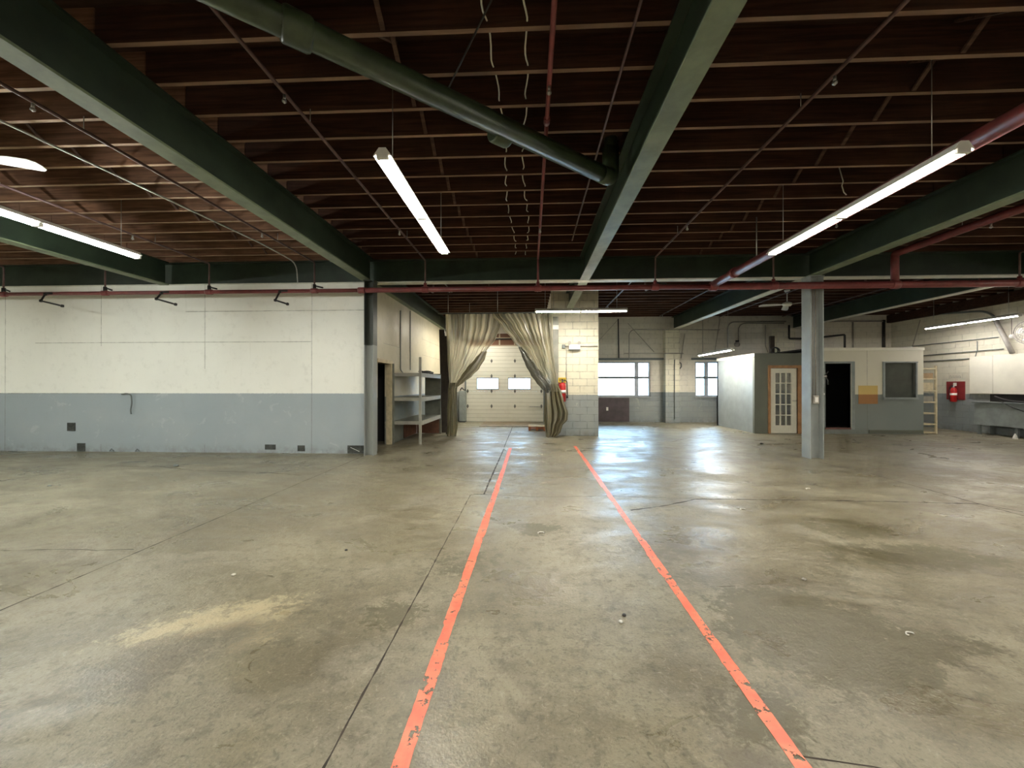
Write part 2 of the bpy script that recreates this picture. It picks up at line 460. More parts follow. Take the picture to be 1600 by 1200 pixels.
def vinyl(name, colr, opac, sheen=0.25, transl=0.5):
    t = NT(name); t.n.remove(t.b); P = t.pos(); s = t.sep(P)
    at = t.n.new('ShaderNodeAttribute'); at.attribute_name = 'fold'
    ac = t.n.new('ShaderNodeSeparateColor'); t.L(at.outputs['Color'], ac.inputs[0])
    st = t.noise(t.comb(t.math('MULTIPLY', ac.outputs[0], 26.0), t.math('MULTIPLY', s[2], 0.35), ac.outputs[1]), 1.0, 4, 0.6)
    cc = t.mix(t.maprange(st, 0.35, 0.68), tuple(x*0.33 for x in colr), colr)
    df = t.n.new('ShaderNodeBsdfDiffuse'); t.L(cc, df.inputs[0])
    tl = t.n.new('ShaderNodeBsdfTranslucent'); t.L(cc, tl.inputs[0])
    gl = t.n.new('ShaderNodeBsdfGlossy'); gl.inputs['Roughness'].default_value = 0.22
    tr = t.n.new('ShaderNodeBsdfTransparent'); tr.inputs[0].default_value = (0.97, 0.95, 0.86, 1)
    m1 = t.n.new('ShaderNodeMixShader'); m1.inputs[0].default_value = transl; t.L(df.outputs[0], m1.inputs[1]); t.L(tl.outputs[0], m1.inputs[2])
    m2 = t.n.new('ShaderNodeMixShader'); m2.inputs[0].default_value = sheen*0.3; t.L(m1.outputs[0], m2.inputs[1]); t.L(gl.outputs[0], m2.inputs[2])
    fac = t.math('MAXIMUM', t.maprange(st, 0.35, 0.65, min(1, opac+0.2), max(0, opac-0.12)), t.maprange(s[2], 2.5, 2.9))
    m3 = t.n.new('ShaderNodeMixShader'); t.L(fac, m3.inputs[0]); t.L(tr.outputs[0], m3.inputs[1]); t.L(m2.outputs[0], m3.inputs[2])
    t.L(m3.outputs[0], t.out.inputs['Surface'])
    return t.m
M['vinyl'] = vinyl('yellowed_clear_vinyl', (0.88, 0.82, 0.62), 0.52, 0.25, 0.55)
M['vinyl_olive'] = vinyl('bunched_olive_vinyl', (0.25, 0.22, 0.12), 0.93, 0.4, 0.3)
M['vinyl_dark'] = vinyl('folded_dark_vinyl', (0.05, 0.05, 0.03), 0.97, 0.4, 0.1)
t = NT('amber_two_tone_sheet'); s_ = t.sep(t.pos())
M['amber'] = t.done(t.mix(t.maprange(s_[2], 1.165, 1.175), (0.36, 0.17, 0.06), (0.62, 0.45, 0.15)), 0.4)
t = NT('door_glass_baked_reflection'); t.n.remove(t.b)
a_ = t.n.new('ShaderNodeBsdfTransparent'); b_ = t.n.new('ShaderNodeBsdfDiffuse'); b_.inputs[0].default_value = (0.45, 0.45, 0.42, 1); g_ = t.n.new('ShaderNodeBsdfGlossy'); g_.inputs['Roughness'].default_value = 0.05
m1_ = t.n.new('ShaderNodeMixShader'); m1_.inputs[0].default_value = 0.11; t.L(a_.outputs[0], m1_.inputs[1]); t.L(b_.outputs[0], m1_.inputs[2])  # grey diffuse share stands in for light reflected in the panes
m2_ = t.n.new('ShaderNodeMixShader'); m2_.inputs[0].default_value = 0.12; t.L(m1_.outputs[0], m2_.inputs[1]); t.L(g_.outputs[0], m2_.inputs[2]); t.L(m2_.outputs[0], t.out.inputs['Surface'])
M['pane_sheen'] = t.m

def tape_mat():
    t = NT('worn_coral_red_floor_paint'); P = t.pos(); s = t.sep(P)
    n = t.noise(P, 26, 5, 0.7); n2 = t.noise(P, 7, 4, 0.6)
    c = t.mix(t.maprange(n2, 0.35, 0.65), (0.86, 0.155, 0.085), (0.95, 0.24, 0.13))
    c = t.mix(t.maprange(n, 0.55, 0.75, 0, 0.5), c, (0.55, 0.10, 0.06))
    chip = t.maprange(t.math('ADD', t.math('MULTIPLY', n, 0.6), t.math('MULTIPLY', n2, 0.4)), 0.562, 0.572)
    t.done(c, 0.45)
    tr = t.n.new('ShaderNodeBsdfTransparent'); mx = t.n.new('ShaderNodeMixShader')
    t.L(chip, mx.inputs[0]); t.L(t.b.outputs[0], mx.inputs[1]); t.L(tr.outputs[0], mx.inputs[2]); t.L(mx.outputs[0], t.out.inputs['Surface'])
    return t.m
M['tape'] = tape_mat()

def emit(name, c, st):
    t = NT(name)
    t.b.inputs['Base Color'].default_value = (0.9, 0.9, 0.9, 1)
    t.b.inputs['Emission Color'].default_value = (*c, 1); t.b.inputs['Emission Strength'].default_value = st
    return t.m
M['tube'] = emit('lit_fluorescent_tube', (1.0, 0.94, 0.82), TUBE_STRENGTH)
M['tube_old'] = emit('ageing_fluorescent_tube', (0.98, 0.93, 0.92), TUBE_STRENGTH*0.5)
M['tube_cool'] = emit('lit_cool_fluorescent_tube', (0.95, 1.0, 0.95), TUBE_STRENGTH*1.25)

# ------------------------------------------------------------------ the shell
ZB, ZF, ZJ, ZT = 3.60, 4.09, 4.09, 4.375        # beam underside, beam top, joist underside, joist top
XL, XR, YB, YF = -13.2, 13.7, -9.0, 15.7
BLOBS = [((335, 965), 0.62, 0.20, 0.5, 0, 1.0), ((425, 965), 0.13, 0.12, 0.3, 0, 1.0), ((400, 1000), 0.3, 0.12, 0.9, 0, 0.8),
         ((215, 1045), 0.75, 0.25, 0.75, 1, 0.9), ((1270, 985), 0.50, 0.50, -0.5, 2, 1.0), ((1380, 1010), 0.55, 0.18, 0.1, 2, 0.9), ((1180, 1110), 0.22, 0.2, 0.1, 2, 0.8),
         ((1075, 855), 0.65, 0.35, 0.1, 1, 0.9), ((1150, 905), 0.6, 0.22, 0.1, 1, 0.9), ((1330, 825), 0.45, 0.28, 0.0, 2, 0.8), ((1440, 870), 0.8, 0.3, 0.0, 2, 0.7),
         ((840, 826), 0.28, 0.18, 0.0, 2, 0.8), ((720, 880), 0.3, 0.25, 0.0, 2, 0.6), ((760, 740), 0.9, 0.5, 0.0, 1, 0.7), ((1480, 745), 2.2, 0.8, 0.0, 1, 0.6),
         ((610, 960), 0.22, 0.16, 0.1, 2, 0.8), ((1175, 1190), 0.16, 0.06, 0.0, 1, 1.2), ((80, 880), 0.5, 0.3, 0.0, 1, 0.6), ((690, 1090), 0.12, 0.3, 0.0, 1, 0.5)]
def stain_at(x, y):
    out = [0.0, 0.0, 0.0]
    for w, rx, ry, ang, ch, st in BLOB_W:
        dx, dy = x-w.x, y-w.y
        a = (dx*math.cos(ang)+dy*math.sin(ang))/rx; b = (-dx*math.sin(ang)+dy*math.cos(ang))/ry
        r2 = a*a+b*b
        if r2 < 3: out[ch] = max(out[ch], st*max(0.0, 1-r2/1.7)**0.7)
    return out
BLOB_W = [(on_z(*pc), rx, ry, an, ch, st) for pc, rx, ry, an, ch, st in BLOBS]
def steps(a, b, fa, fb, fine, coarse):
    out = []; x = a
    while x < b - 1e-6:
        out.append(x); x += fine if fa <= x < fb else coarse
    return out + [b]
def build_floor():
    xs = steps(XL-0.2, XR+0.2, -5.4, 5.6, 0.07, 0.3); ys = steps(YB-0.2, YF+0.2, 0.5, 6.5, 0.07, 0.3)
    nx, ny = len(xs), len(ys)
    V = [(x, y, 0.0) for y in ys for x in xs]; Fc = [(j*nx+i, j*nx+i+1, (j+1)*nx+i+1, (j+1)*nx+i) for j in range(ny-1) for i in range(nx-1)]
    n0 = len(V); V += [(xs[0], ys[0], -0.12), (xs[-1], ys[0], -0.12), (xs[-1], ys[-1], -0.12), (xs[0], ys[-1], -0.12)]
    Fc += [(n0+3, n0+2, n0+1, n0), tuple(range(nx))[::-1] + (n0, n0+1)]
    me = bpy.data.meshes.new('floor'); me.from_pydata(V, [], Fc[:-1]); me.materials.append(M['floor'])
    at = me.color_attributes.new('stain', 'FLOAT_COLOR', 'POINT')
    for i, v in enumerate(V):
        c = stain_at(v[0], v[1]) if v[2] > -0.01 else (0, 0, 0)
        at.data[i].color = (*c, 1)
    o = bpy.data.objects.new('floor', me); col.objects.link(o); o['_o'] = (0.0, 0.0, 0.0)
    return struct(o)
floor = build_floor()
def W(*pts): return [(on_z(*q).x, on_z(*q).y) for q in pts]
def crack(name, pts, w, wob, seed, mat):
    """thin jagged gap filled with dirt, lying in the slab surface"""
    rnd = random.Random(seed); P_ = []
    for (a, b) in zip(pts[:-1], pts[1:]):
        a, b = Vector((*a, 0)), Vector((*b, 0)); n = max(1, int((b-a).length/0.05))
        for k in range(n): P_.append(a.lerp(b, k/n))
    P_.append(Vector((*pts[-1], 0)))
    m = MB(); off = 0.0; L_, R_ = [], []
    for i, p in enumerate(P_):
        t_ = (P_[min(i+1, len(P_)-1)] - P_[max(i-1, 0)]).normalized(); nrm = Vector((-t_.y, t_.x, 0))
        off = off*0.9 + rnd.uniform(-1, 1)*wob
        ww = w*rnd.uniform(0.35, 1.25)
        L_.append(m.bm.verts.new(p + nrm*(off+ww/2) + Vector((0,0,0.0006)))); R_.append(m.bm.verts.new(p + nrm*(off-ww/2) + Vector((0,0,0.0006))))
    for i in range(len(L_)-1): m.bm.faces.new((R_[i], R_[i+1], L_[i+1], L_[i]))
    return m.build(name, mat, floor, recalc=False)
for k, (pts, w) in enumerate([([(-3.4, -4.0), (-3.4, 8.0)], 0.016), ([(-0.78, -4.0), (-0.78, 5.2)], 0.012), ([(-0.78, 5.2), (-0.62, 5.26)], 0.012), ([(-0.61, 5.25), (-0.59, 9.0)], 0.026), ([(-0.6, 9.2), (-0.6, 14.0)], 0.02)]):
    crack('expansion_joint', pts, w, 0.0012, k, M['gap'])
for k, (pts, w) in enumerate([(W((740, 772), (830, 776), (960, 775), (1040, 777)), 0.018), (W((985, 797), (1040, 790), (1085, 780), (1230, 781), (1400, 784), (1530, 787), (1598, 800)), 0.03),
        (W((0, 860), (100, 859), (150, 861), (210, 858)), 0.012), (W((0, 752), (60, 742), (140, 729), (190, 728), (250, 729), (300, 735), (410, 738), (470, 742)), 0.022), (W((1255, 1182), (1360, 1192), (1500, 1230)), 0.007),
        (W((1280, 722), (1360, 740), (1530, 787), (1600, 806)), 0.02), (W((1050, 690), (1110, 677), (1200, 704), (1250, 714)), 0.018), (W((0, 735), (130, 724)), 0.014)]):
    crack('floor_crack', pts, w, 0.006, 20+k, M['gap'])
struct(MB().box(XL-0.2, XR+0.2, YB-0.2, YF+0.2, ZT, ZT+0.12).build('ceiling', M['deck']))
struct(MB().box(XL-0.2, XL, YB, YF, 0, ZT).build('wall_left', M['block_y']))
struct(MB().box(XR, XR+0.2, YB, YF, 0, ZT).build('wall_right', M['block_y']))
struct(MB().box(XL-0.2, XR+0.2, YB-0.2, YB, 0, ZT).build('wall_rear', M['block_x']))

W1 = (2.12, on_y(1016, 600, YF).x); W2 = (on_y(1086, 600, YF).x, on_y(1086, 600, YF).x + 1.6); WZ = (0.99, 2.36)
GX = (on_y(728.5, 600, 15.63).x, on_y(849, 600, 15.63).x); GZ = on_y(790, 541, 15.63).z
struct(MB().wall('x', XL-0.2, XR+0.2, YF, YF+0.2, 0, ZT, [(W1[0], W1[1], *WZ), (W2[0], W2[1], *WZ), (GX[0]+0.06, GX[1]-0.06, 0.0, GZ-0.05)]).build('wall_back', M['block_back']))
struct(MB().wall('x', XL, -3.41, 8.22, 8.36, 0, ZB).build('wall_front_left', M['wall_front']))
DY = (8.72, on_x(610, 600, -3.4).y)
DZ = 1.96
struct(MB().wall('y', 8.36, YF, -3.54, -3.40, 0, ZB, [(DY[0], DY[1], 0.0, DZ)]).build('wall_dock_left', M['wall_side']))
PX = (0.60, on_y(935, 600, 11.4).x)
struct(MB().box(PX[0], PX[1], 11.4, YF, 0, ZT).build('wall_pier', M['block_x']))
# wooden jamb of the opening in the dock-side wall
struct(MB().box(-3.50, -3.37, DY[1]-0.012, DY[1]+0.09, 0, DZ+0.08).box(-3.56, -3.37, DY[0]-0.03, DY[1], DZ, DZ+0.08).build('trim_1', M['palewood']))

struct(MB().box(-4.75, -4.65, 8.36, 10.2, 0, ZB).box(-4.65, -3.56, 10.1, 10.2, 0, ZB).box(-4.65, -3.56, 8.36, 10.1, 2.5, 2.55).box(-4.65, -3.56, 8.37, 8.42, 0, 2.5).build('wall_added_blackout', M['voiddark']))  # black walls added behind the doorway to keep the opening dark
# pilasters at the back wall
p1 = (on_y(1040, 600, YF-0.3).x, on_y(1062, 600, YF-0.3).x)
struct(MB().box(p1[0], p1[1], YF-0.3, YF, 0, ZB).build('trim_2', M['block_x']))
p2_ = (on_y(1214, 600, YF-0.3).x, on_y(1243, 600, YF-0.3).x)
struct(MB().box(p2_[0], p2_[1], YF-0.3, YF, 0, ZB-0.02).build('trim_3', M['block_x']))

# outdoor ground beyond the windows
gr = MB().box(-30, 40, YF+0.2, 60, -0.35, -0.25).build('outdoor_ground', M['ground'])
tag(gr, 'pale gravel ground outside beyond the back windows', 'ground'); gr['kind'] = 'structure'

# ------------------------------------------------------------------ windows
def make_window(name, x0, x1, z0, z1, mulls, rail):
    o = bpy.data.objects.new(name, None); col.objects.link(o); o.location = ((x0+x1)/2, YF+0.1, z0); o['_o'] = tuple(o.location)
    struct(o)
    f = 0.06; y0, y1 = YF+0.04, YF+0.12
    fr = MB().box(x0, x1, y0, y1, z0, z0+f).box(x0, x1, y0, y1, z1-f, z1).box(x0, x0+f, y0, y1, z0+f, z1-f).box(x1-f, x1, y0, y1, z0+f, z1-f)
    for m in mulls: fr.box(m-0.075, m+0.075, y0-0.01, y1, z0+f, z1-f)
    fr.build('window_frame', M['winframe'], o)
    MB().box(x0+f, x1-f, y0-0.012, y1-0.02, rail-0.042, rail+0.042).build('meeting_rail', M['darkgrey'], o)
    MB().box(x0-0.04, x1+0.04, YF-0.05, YF+0.04, z0-0.04, z0).build('window_sill', M['colgrey'], o)
    xs = [x0+f] + sorted(mulls) + [x1-f]
    for i in range(len(xs)-1):
        a = xs[i] + (0.05 if i else 0); b = xs[i+1] - (0.05 if i < len(xs)-2 else 0)
        MB().box(a, b, y0+0.035, y0+0.041, z0+f, z1-f).build('window_pane', M['glass'], o)
make_window('window_1', W1[0], W1[1], WZ[0], WZ[1], [on_y(995, 600, YF).x], 1.735)
make_window('window_2', W2[0], W2[1], WZ[0], WZ[1], [on_y(1104, 600, YF).x], 1.735)
t_ = MB().box(W1[0]-0.1, on_y(1037, 600, YF).x, YF-0.1, YF-0.002, 2.42, 2.50).build('window_blind_track', M['darkgrey'])
tag(t_, 'dark rolled blind track above the wide white window beside the block pier', 'blind track')
t_ = MB().box(on_y(1080, 600, YF).x, on_y(1124, 600, YF).x + 1.0, YF-0.1, YF-0.002, 2.42, 2.50).build('window_blind_track', M['darkgrey'])
tag(t_, 'dark rolled blind track above the narrow window beside the grey office', 'blind track')
t_ = MB().box(PX[1]+0.05, on_y(983, 600, YF).x, YF-0.03, YF-0.002, 0.02, 0.95).build('wall_panel', M['plum'])
tag(t_, 'dark plum-brown panel fixed low on the wall under the wide window', 'panel')
t_ = MB().box(on_y(947, 600, YF).x, on_y(950, 600, YF).x, YF-0.05, YF-0.03, 0.45, 0.58).build('wall_outlet', M['whiteenamel'])
tag(t_, 'small white electrical outlet on the plum-brown panel under the window', 'outlet')

# ------------------------------------------------------------------ garage door
gd = bpy.data.objects.new('door_1', None); col.objects.link(gd); gd.location = ((GX[0]+GX[1])/2, 15.85, 0); gd['_o'] = tuple(gd.location); struct(gd)
nsec = 5; hsec = GZ/nsec
gw = [(on_y(746, 600, 15.63).x, on_y(778, 600, 15.63).x), (on_y(795, 600, 15.63).x, on_y(828, 600, 15.63).x)]
gz = (on_y(760, 607.5, 15.63).z, on_y(760, 591.5, 15.63).z)
for k in range(nsec):
    z0, z1 = k*hsec+0.005, (k+1)*hsec+0.004
    hs = [(a, b, gz[0], gz[1]) for a, b in gw if z0 < gz[0] and gz[1] < z1]
    if not hs and z0 < (gz[0]+gz[1])/2 < z1: hs = [(a, b, max(z0+0.05, gz[0]), min(z1-0.05, gz[1])) for a, b in gw]
    s_ = MB().wall('x', GX[0], GX[1], 15.63, 15.68, z0, z1, hs).build('door_panel', M['garage'], gd)
    for a, b, c, d in hs:
        fr = MB().box(a-0.03, b+0.03, 15.615, 15.63, d, d+0.03).box(a-0.03, b+0.03, 15.615, 15.63, c-0.03, c).box(a-0.03, a, 15.615, 15.63, c, d).box(b, b+0.03, 15.615, 15.63, c, d)
        fr.build('window_frame', M['darkgrey'], s_)
        MB().box(a, b, 15.655, 15.661, c, d).build('window_pane', M['glass'], s_)
for k in range(1, nsec):
    for xx in (on_y(768, 600, 15.61).x, on_y(804.5, 600, 15.61).x, GX[0]+0.06, GX[1]-0.08):
        z = k*hsec+0.015
        h = MB(); h.poly([(xx-0.045, 15.61, z), (xx, 15.61, z-0.09), (xx+0.045, 15.61, z), (xx, 15.61, z+0.09)])
        h.poly([(xx-0.045, 15.628, z), (xx, 15.628, z-0.09), (xx+0.045, 15.628, z), (xx, 15.628, z+0.09)][::-1])
        h.tube([(xx, 15.60, z-0.04), (xx, 15.60, z+0.04)], 0.012, 8)
        h.build('hinge', M['hinge'], gd)
for xx in (GX[0]-0.03, GX[1]+0.03):
    MB().box(xx-0.025, xx+0.025, 15.56, 15.69, 0, GZ+0.1).build('door_track', M['darkgrey'], gd)
MB().bar((GX[1]-0.55, 15.60, hsec+0.0), (GX[1]-0.1, 15.60, hsec+0.0), 0.02, 0.03).build('door_latch', M['steel'], gd)
MB().box(GX[0]+0.02, GX[1]-0.02, 15.635, 15.675, 0.0, 0.006).build('rubber_seal', M['rubber'], gd)
t_ = MB().box(GX[0], GX[1], 15.64, 15.70, GZ+0.005, GZ+0.50).build('trim_4', M['brick']); struct(t_)
t_ = MB().tube([(GX[0]-0.1, 15.55, GZ+0.28), (GX[1]+0.1, 15.55, GZ+0.28)], 0.03, 10).build('door_spring_shaft', M['black'])
tag(t_, 'black torsion spring shaft above the white sectional garage door', 'shaft')
# threshold plate, pallets, cabinet in the dock bay
a, b = on_z(750, 667.5), on_z(819, 660)
t_ = MB().box(a.x-0.05, b.x+0.25, 13.7, 15.55, 0.0, 0.02).build('dock_plate', M['plate']); tag(t_, 'worn brown steel dock plate on the floor before the garage door', 'plate')
pl = thing('pallet', (0.22, 12.8, 0), 'low orange-brown slatted pallet on floor beside the right hanging curtain', 'pallet')
for z in (0.05, 0.125):
    for k in range(3): MB().box(-0.05, 0.5, 12.6+k*0.2, 12.7+k*0.2, z, z+0.018).build('slat', M['palewood'] if z > 0.1 else M['orange'], pl)
for k in range(3): MB().box(-0.05+k*0.24, 0.02+k*0.24, 12.6, 13.1, 0.0 , 0.05).build('block', M['orange'], pl)
for k in range(3): MB().box(-0.05+k*0.24, 0.02+k*0.24, 12.6, 13.1, 0.068, 0.125).build('block', M['orange'], pl)
ca = (on_y(717, 600, 15.3).x, on_y(727, 600, 15.3).x)
cb = thing('control_cabinet', ((ca[0]+ca[1])/2, 15.45, 0), 'narrow grey metal cabinet standing left of the white garage door', 'cabinet')
MB().box(ca[0], ca[1], 15.3, 15.6, 0.04, 1.22).build('body', M['bench'], cb, bevel=0.008)
MB().box(ca[0]+0.02, ca[1]-0.02, 15.285, 15.3, 0.08, 1.18).build('door', M['bench'], cb, bevel=0.004)
MB().box(ca[0], ca[1], 15.32, 15.6, 0.0, 0.04).build('plinth', M['black'], cb)
MB().tube(arc_path([(ca[0]+0.03, 15.4, 1.24), (ca[0]+0.1, 15.4, 1.36), (ca[0]+0.16, 15.4, 1.26), (ca[1], 15.4, 1.25)], 0.05), 0.02, 8).build('cable', M['rubber'], cb)

# ------------------------------------------------------------------ roof steel and timber
BX = [-7.86, -3.37, 1.12, 5.6, 10.1]
YC = 8.30
def ibeam(name, axis, c, a0, a1, label, half=0.095, pale=False, z0=ZB, z1=ZF, cat='beam'):
    o = thing(name, ((c, (a0+a1)/2, z0) if axis == 'y' else ((a0+a1)/2, c, z0)), label, cat)
    def bx(m, s0, s1, q0, q1):
        if axis == 'y': m.box(c+s0, c+s1, a0, a1, q0, q1)
        else: m.box(a0, a1, c+s0, c+s1, q0, q1)
        return m
    bx(MB(), -half, half, z0, z0+0.022).build('bottom_flange', M['flange_pale'] if pale else M['flange'], o)
    bx(MB(), -half, half, z1-0.022, z1).build('top_flange', M['green'], o)
    bx(MB(), -0.008, 0.008, z0+0.022, z1-0.022).build('web', M['green'], o)
    return o
near = ['leftmost green steel beam running toward the partition behind the twin-tube light', 'wide green steel beam crossing the upper left over the grey corner column', 'green steel beam overhead beside the green drain pipe elbow',
        'green steel beam running to the grey steel column on the right', 'green steel beam at far right edge over the floor']
far = [None, 'dark green beam above the cream dock side wall beyond the cross girder', 'short green beam running from cross girder to the block pier',
       'dark green beam with pale lower flange ending on the back pilaster', 'dark beam over the office with pale lower flange']
for i, x in enumerate(BX):
    ibeam('steel_beam', 'y', x, YB, YC-0.10, near[i])
    if far[i]: ibeam('steel_beam', 'y', x, YC+0.10, {2: 11.4, 3: YF-0.002}.get(i, YF-0.002), far[i], pale=i >= 3)
ibeam('cross_girder', 'x', YC, XL, XR, 'long green cross girder spanning the whole room behind the maroon pipe', pale=True, cat='girder')

# joists: one per bay and row
J0, JS = 2.937, 0.4067
XB = [XL] + BX + [XR]
def ordn(n): return '%d%s' % (n, {1: 'st', 2: 'nd', 3: 'rd'}.get(n if n < 20 else n % 10, 'th'))
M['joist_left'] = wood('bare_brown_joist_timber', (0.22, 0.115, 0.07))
M['joist_edge_left'] = wood('left_joist_underside_baked_light', (0.42, 0.29, 0.20), 0.8, 0.25)  # light from below put into the underside colour, left bays
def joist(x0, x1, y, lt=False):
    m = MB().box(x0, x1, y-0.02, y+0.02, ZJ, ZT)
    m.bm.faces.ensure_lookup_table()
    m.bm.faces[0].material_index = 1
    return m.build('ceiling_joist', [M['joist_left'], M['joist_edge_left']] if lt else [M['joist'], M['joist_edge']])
def place(k):
    y = J0 + k*JS
    if abs(y - YC) < 0.2: return 'directly over the cross girder'
    return (ordn(13-k) + ' from the cross girder toward the viewer') if y < YC else (ordn(k-13) + ' beyond the cross girder')
bayname = ['far left bay', 'left bay', 'centre bay', 'grey column bay', 'right bay', 'far right bay']
for b in range(6):
    x0, x1 = XB[b], XB[b+1]
    proto = None
    for k in range(-2, 32):
        y = J0 + k*JS
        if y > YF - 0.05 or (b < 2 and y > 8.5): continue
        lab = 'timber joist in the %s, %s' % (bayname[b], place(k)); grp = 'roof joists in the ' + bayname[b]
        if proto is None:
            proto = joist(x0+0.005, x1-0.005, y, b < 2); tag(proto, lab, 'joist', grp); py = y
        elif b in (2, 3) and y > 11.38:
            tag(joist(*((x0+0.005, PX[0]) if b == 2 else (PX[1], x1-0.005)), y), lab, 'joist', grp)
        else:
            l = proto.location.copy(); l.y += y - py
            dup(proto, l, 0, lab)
struct(MB().box(XR-0.16, XR, YB, YF, 3.80, ZJ).build('trim_6', M['deck']))
# cross bridging between the joists
for bxx, nm, kmax in ((-5.35, 'left bay', 12), (-1.12, 'centre bay', 20), (3.43, 'grey column bay', 20)):
    proto = None
    for k in range(-2, kmax):
        y0 = J0 + k*JS + 0.02; y1 = y0 + JS - 0.04
        if abs(y0 + 0.2 - YC) < 0.0: continue
        if proto is None:
            m = MB().bar((bxx-0.022, y0, ZJ+0.015), (bxx-0.022, y1, ZT-0.015), 0.035, 0.02).bar((bxx+0.022, y0, ZT-0.015), (bxx+0.022, y1, ZJ+0.015), 0.035, 0.02)
            proto = m.build('cross_bridging', M['bridging']); py = y0
            tag(proto, 'crossed bridging strips in the %s, %s' % (nm, place(k)), 'bridging', 'cross bridging in the ' + nm)
        else:
            l = proto.location.copy(); l.y += y0 - py; dup(proto, l, 0, 'crossed bridging strips in the %s, %s' % (nm, place(k)))

# ------------------------------------------------------------------ steel columns
def hcolumn(x, y, mat, label, hx=0.10, hy=0.125, foot=True):
    o = thing('steel_column', (x, y, 0), label, 'column')
    MB().box(x-hx, x-hx+0.014, y-hy, y+hy, 0.0, ZB).build('flange', mat, o)
    MB().box(x+hx-0.014, x+hx, y-hy, y+hy, 0.0, ZB).build('flange', mat, o)
    MB().box(x-hx+0.014, x+hx-0.014, y-0.006, y+0.006, 0.0, ZB).build('web', mat, o)
    MB().box(x-hx-0.02, x+hx+0.02, y-hy, y+hy, ZB-0.016, ZB).build('cap_plate', mat, o)
    return o
t = NT('two_tone_column_paint'); s = t.sep(t.pos())
m2 = t.done(t.mix(t.maprange(s[2], 2.26, 2.28), (0.27, 0.29, 0.275), (0.025, 0.032, 0.022)), 0.45)
mc = hcolumn(5.62, 8.16, M['colgrey'], 'grey steel H column standing on the floor in front of the office', 0.125, 0.13)
hcolumn(-3.30, 8.09, m2, 'steel corner column, black above and grey below, at partition end', 0.095, 0.11)
# outlet box, conduit and cable hook on the main column
bx_ = thing('outlet_box', (5.62, 8.06, 1.16), 'grey switch box with conduit mounted in the free-standing column', 'outlet')
MB().box(5.57, 5.68, 8.06, 8.12, 1.08, 1.24).build('box', M['conduit'], bx_, bevel=0.006)
MB().box(5.595, 5.655, 8.052, 8.06, 1.11, 1.21).build('cover_plate', M['whiteenamel'], bx_, bevel=0.003)
MB().tube([(5.60, 8.12, 1.24), (5.60, 8.12, 3.5)], 0.012, 8).build('conduit', M['conduit'], bx_)
MB().tube([(5.65, 8.12, 1.24), (5.65, 8.12, 3.5)], 0.012, 8).build('conduit', M['conduit'], bx_)
vv = thing('hose_valve', (5.80, 8.1, 1.6), 'small black valve with lever clamped to right side of the grey column', 'valve')
MB().tube([(5.745, 8.1, 1.62), (5.84, 8.1, 1.62)], 0.02, 8).build('body', M['conduit'], vv)
MB().tube([(5.80, 8.1, 1.62), (5.86, 8.07, 1.72)], 0.01, 6).build('lever', M['black'], vv)
MB().tube([(5.82, 8.1, 1.62), (5.86, 8.08, 1.53), (5.85, 8.07, 1.46)], 0.012, 6).build('spout', M['black'], vv)

# ------------------------------------------------------------------ sprinkler pipes
YM, ZM = 7.88, 3.365
mp = thing('sprinkler_main_pipe', (0, YM, ZM), 'long maroon sprinkler main pipe running across the room below the girder', 'pipe')
MB().tube([(XL, YM, ZM), (-3.4, YM, ZM)], 0.038, 14).build('pipe_section', M['redpipe'], mp)
MB().tube([(-3.4, YM, ZM), (3.56, YM, ZM)], 0.05, 14).build('pipe_section', M['redpipe'], mp)
MB().tube([(3.56, YM, ZM), (XR, YM, ZM)], 0.066, 14).build('pipe_section', M['redpipe'], mp)
for x, r in ((-3.4, 0.062), (3.56, 0.085), (0.16, 0.064), (2.45, 0.066), (-2.1, 0.064), (6.95, 0.085), (9.2, 0.08), (4.7, 0.08), (-4.38, 0.052), (-6.6, 0.052), (-8.85, 0.052), (-11.1, 0.055)):
    MB().tube([(x-0.07, YM, ZM), (x-0.05, YM, ZM), (x+0.05, YM, ZM), (x+0.07, YM, ZM)], [r*0.93, r, r, r*0.93], 14).build('coupling', M['redpipe'], mp)
fp = thing('feed_pipe', (3.56, 3.0, 3.40), 'thick maroon feed pipe running overhead behind the right-hand tube light', 'pipe')
MB().tube([(3.56, YB, 3.43), (3.56, YM-0.04, 3.40)], 0.07, 18).build('pipe_section', M['redpipe'], fp)
for y in (7.1, 1.2):
    MB().tube([(3.56, y-0.07, 3.405), (3.56, y+0.07, 3.405)], 0.086, 18).build('coupling', M['redpipe'], fp)
for y in (6.4, 1.8):
    MB().tube([(3.56, y, 3.47), (3.56, y, ZJ)], 0.008, 6).build('hanger_rod', M['steel'], fp)
ZS = 3.95
blabel = {-11.1: 'thin branch pipe at far left edge of the ceiling', -8.85: 'thin branch pipe left of the leftmost green beam end', -6.6: 'thin branch pipe passing above the left twin-tube light',
          -4.38: 'thin branch pipe nearest left of the wide left green beam', -2.1: 'thin branch pipe between left green beam and the centre-left tube light', 0.16: 'thin vertical-looking red branch pipe at picture centre with a coupling',
          2.45: 'thin branch pipe just right of the centre green beam', 4.7: 'thin branch pipe near the grey column, left side', 6.95: 'thick dark red branch pipe right of the grey column beam', 9.2: 'branch pipe at the right edge over the girder'}
head_proto = None
def head(x, y, z, parent):
    h = MB().tube([(x, y, z), (x, y, z-0.04)], 0.012, 8).lathe([(0.004, -0.04), (0.018, -0.045), (0.02, -0.06), (0.003, -0.075)], (x, y, z), 8)
    h.build('sprinkler_head', M['steel'], parent)
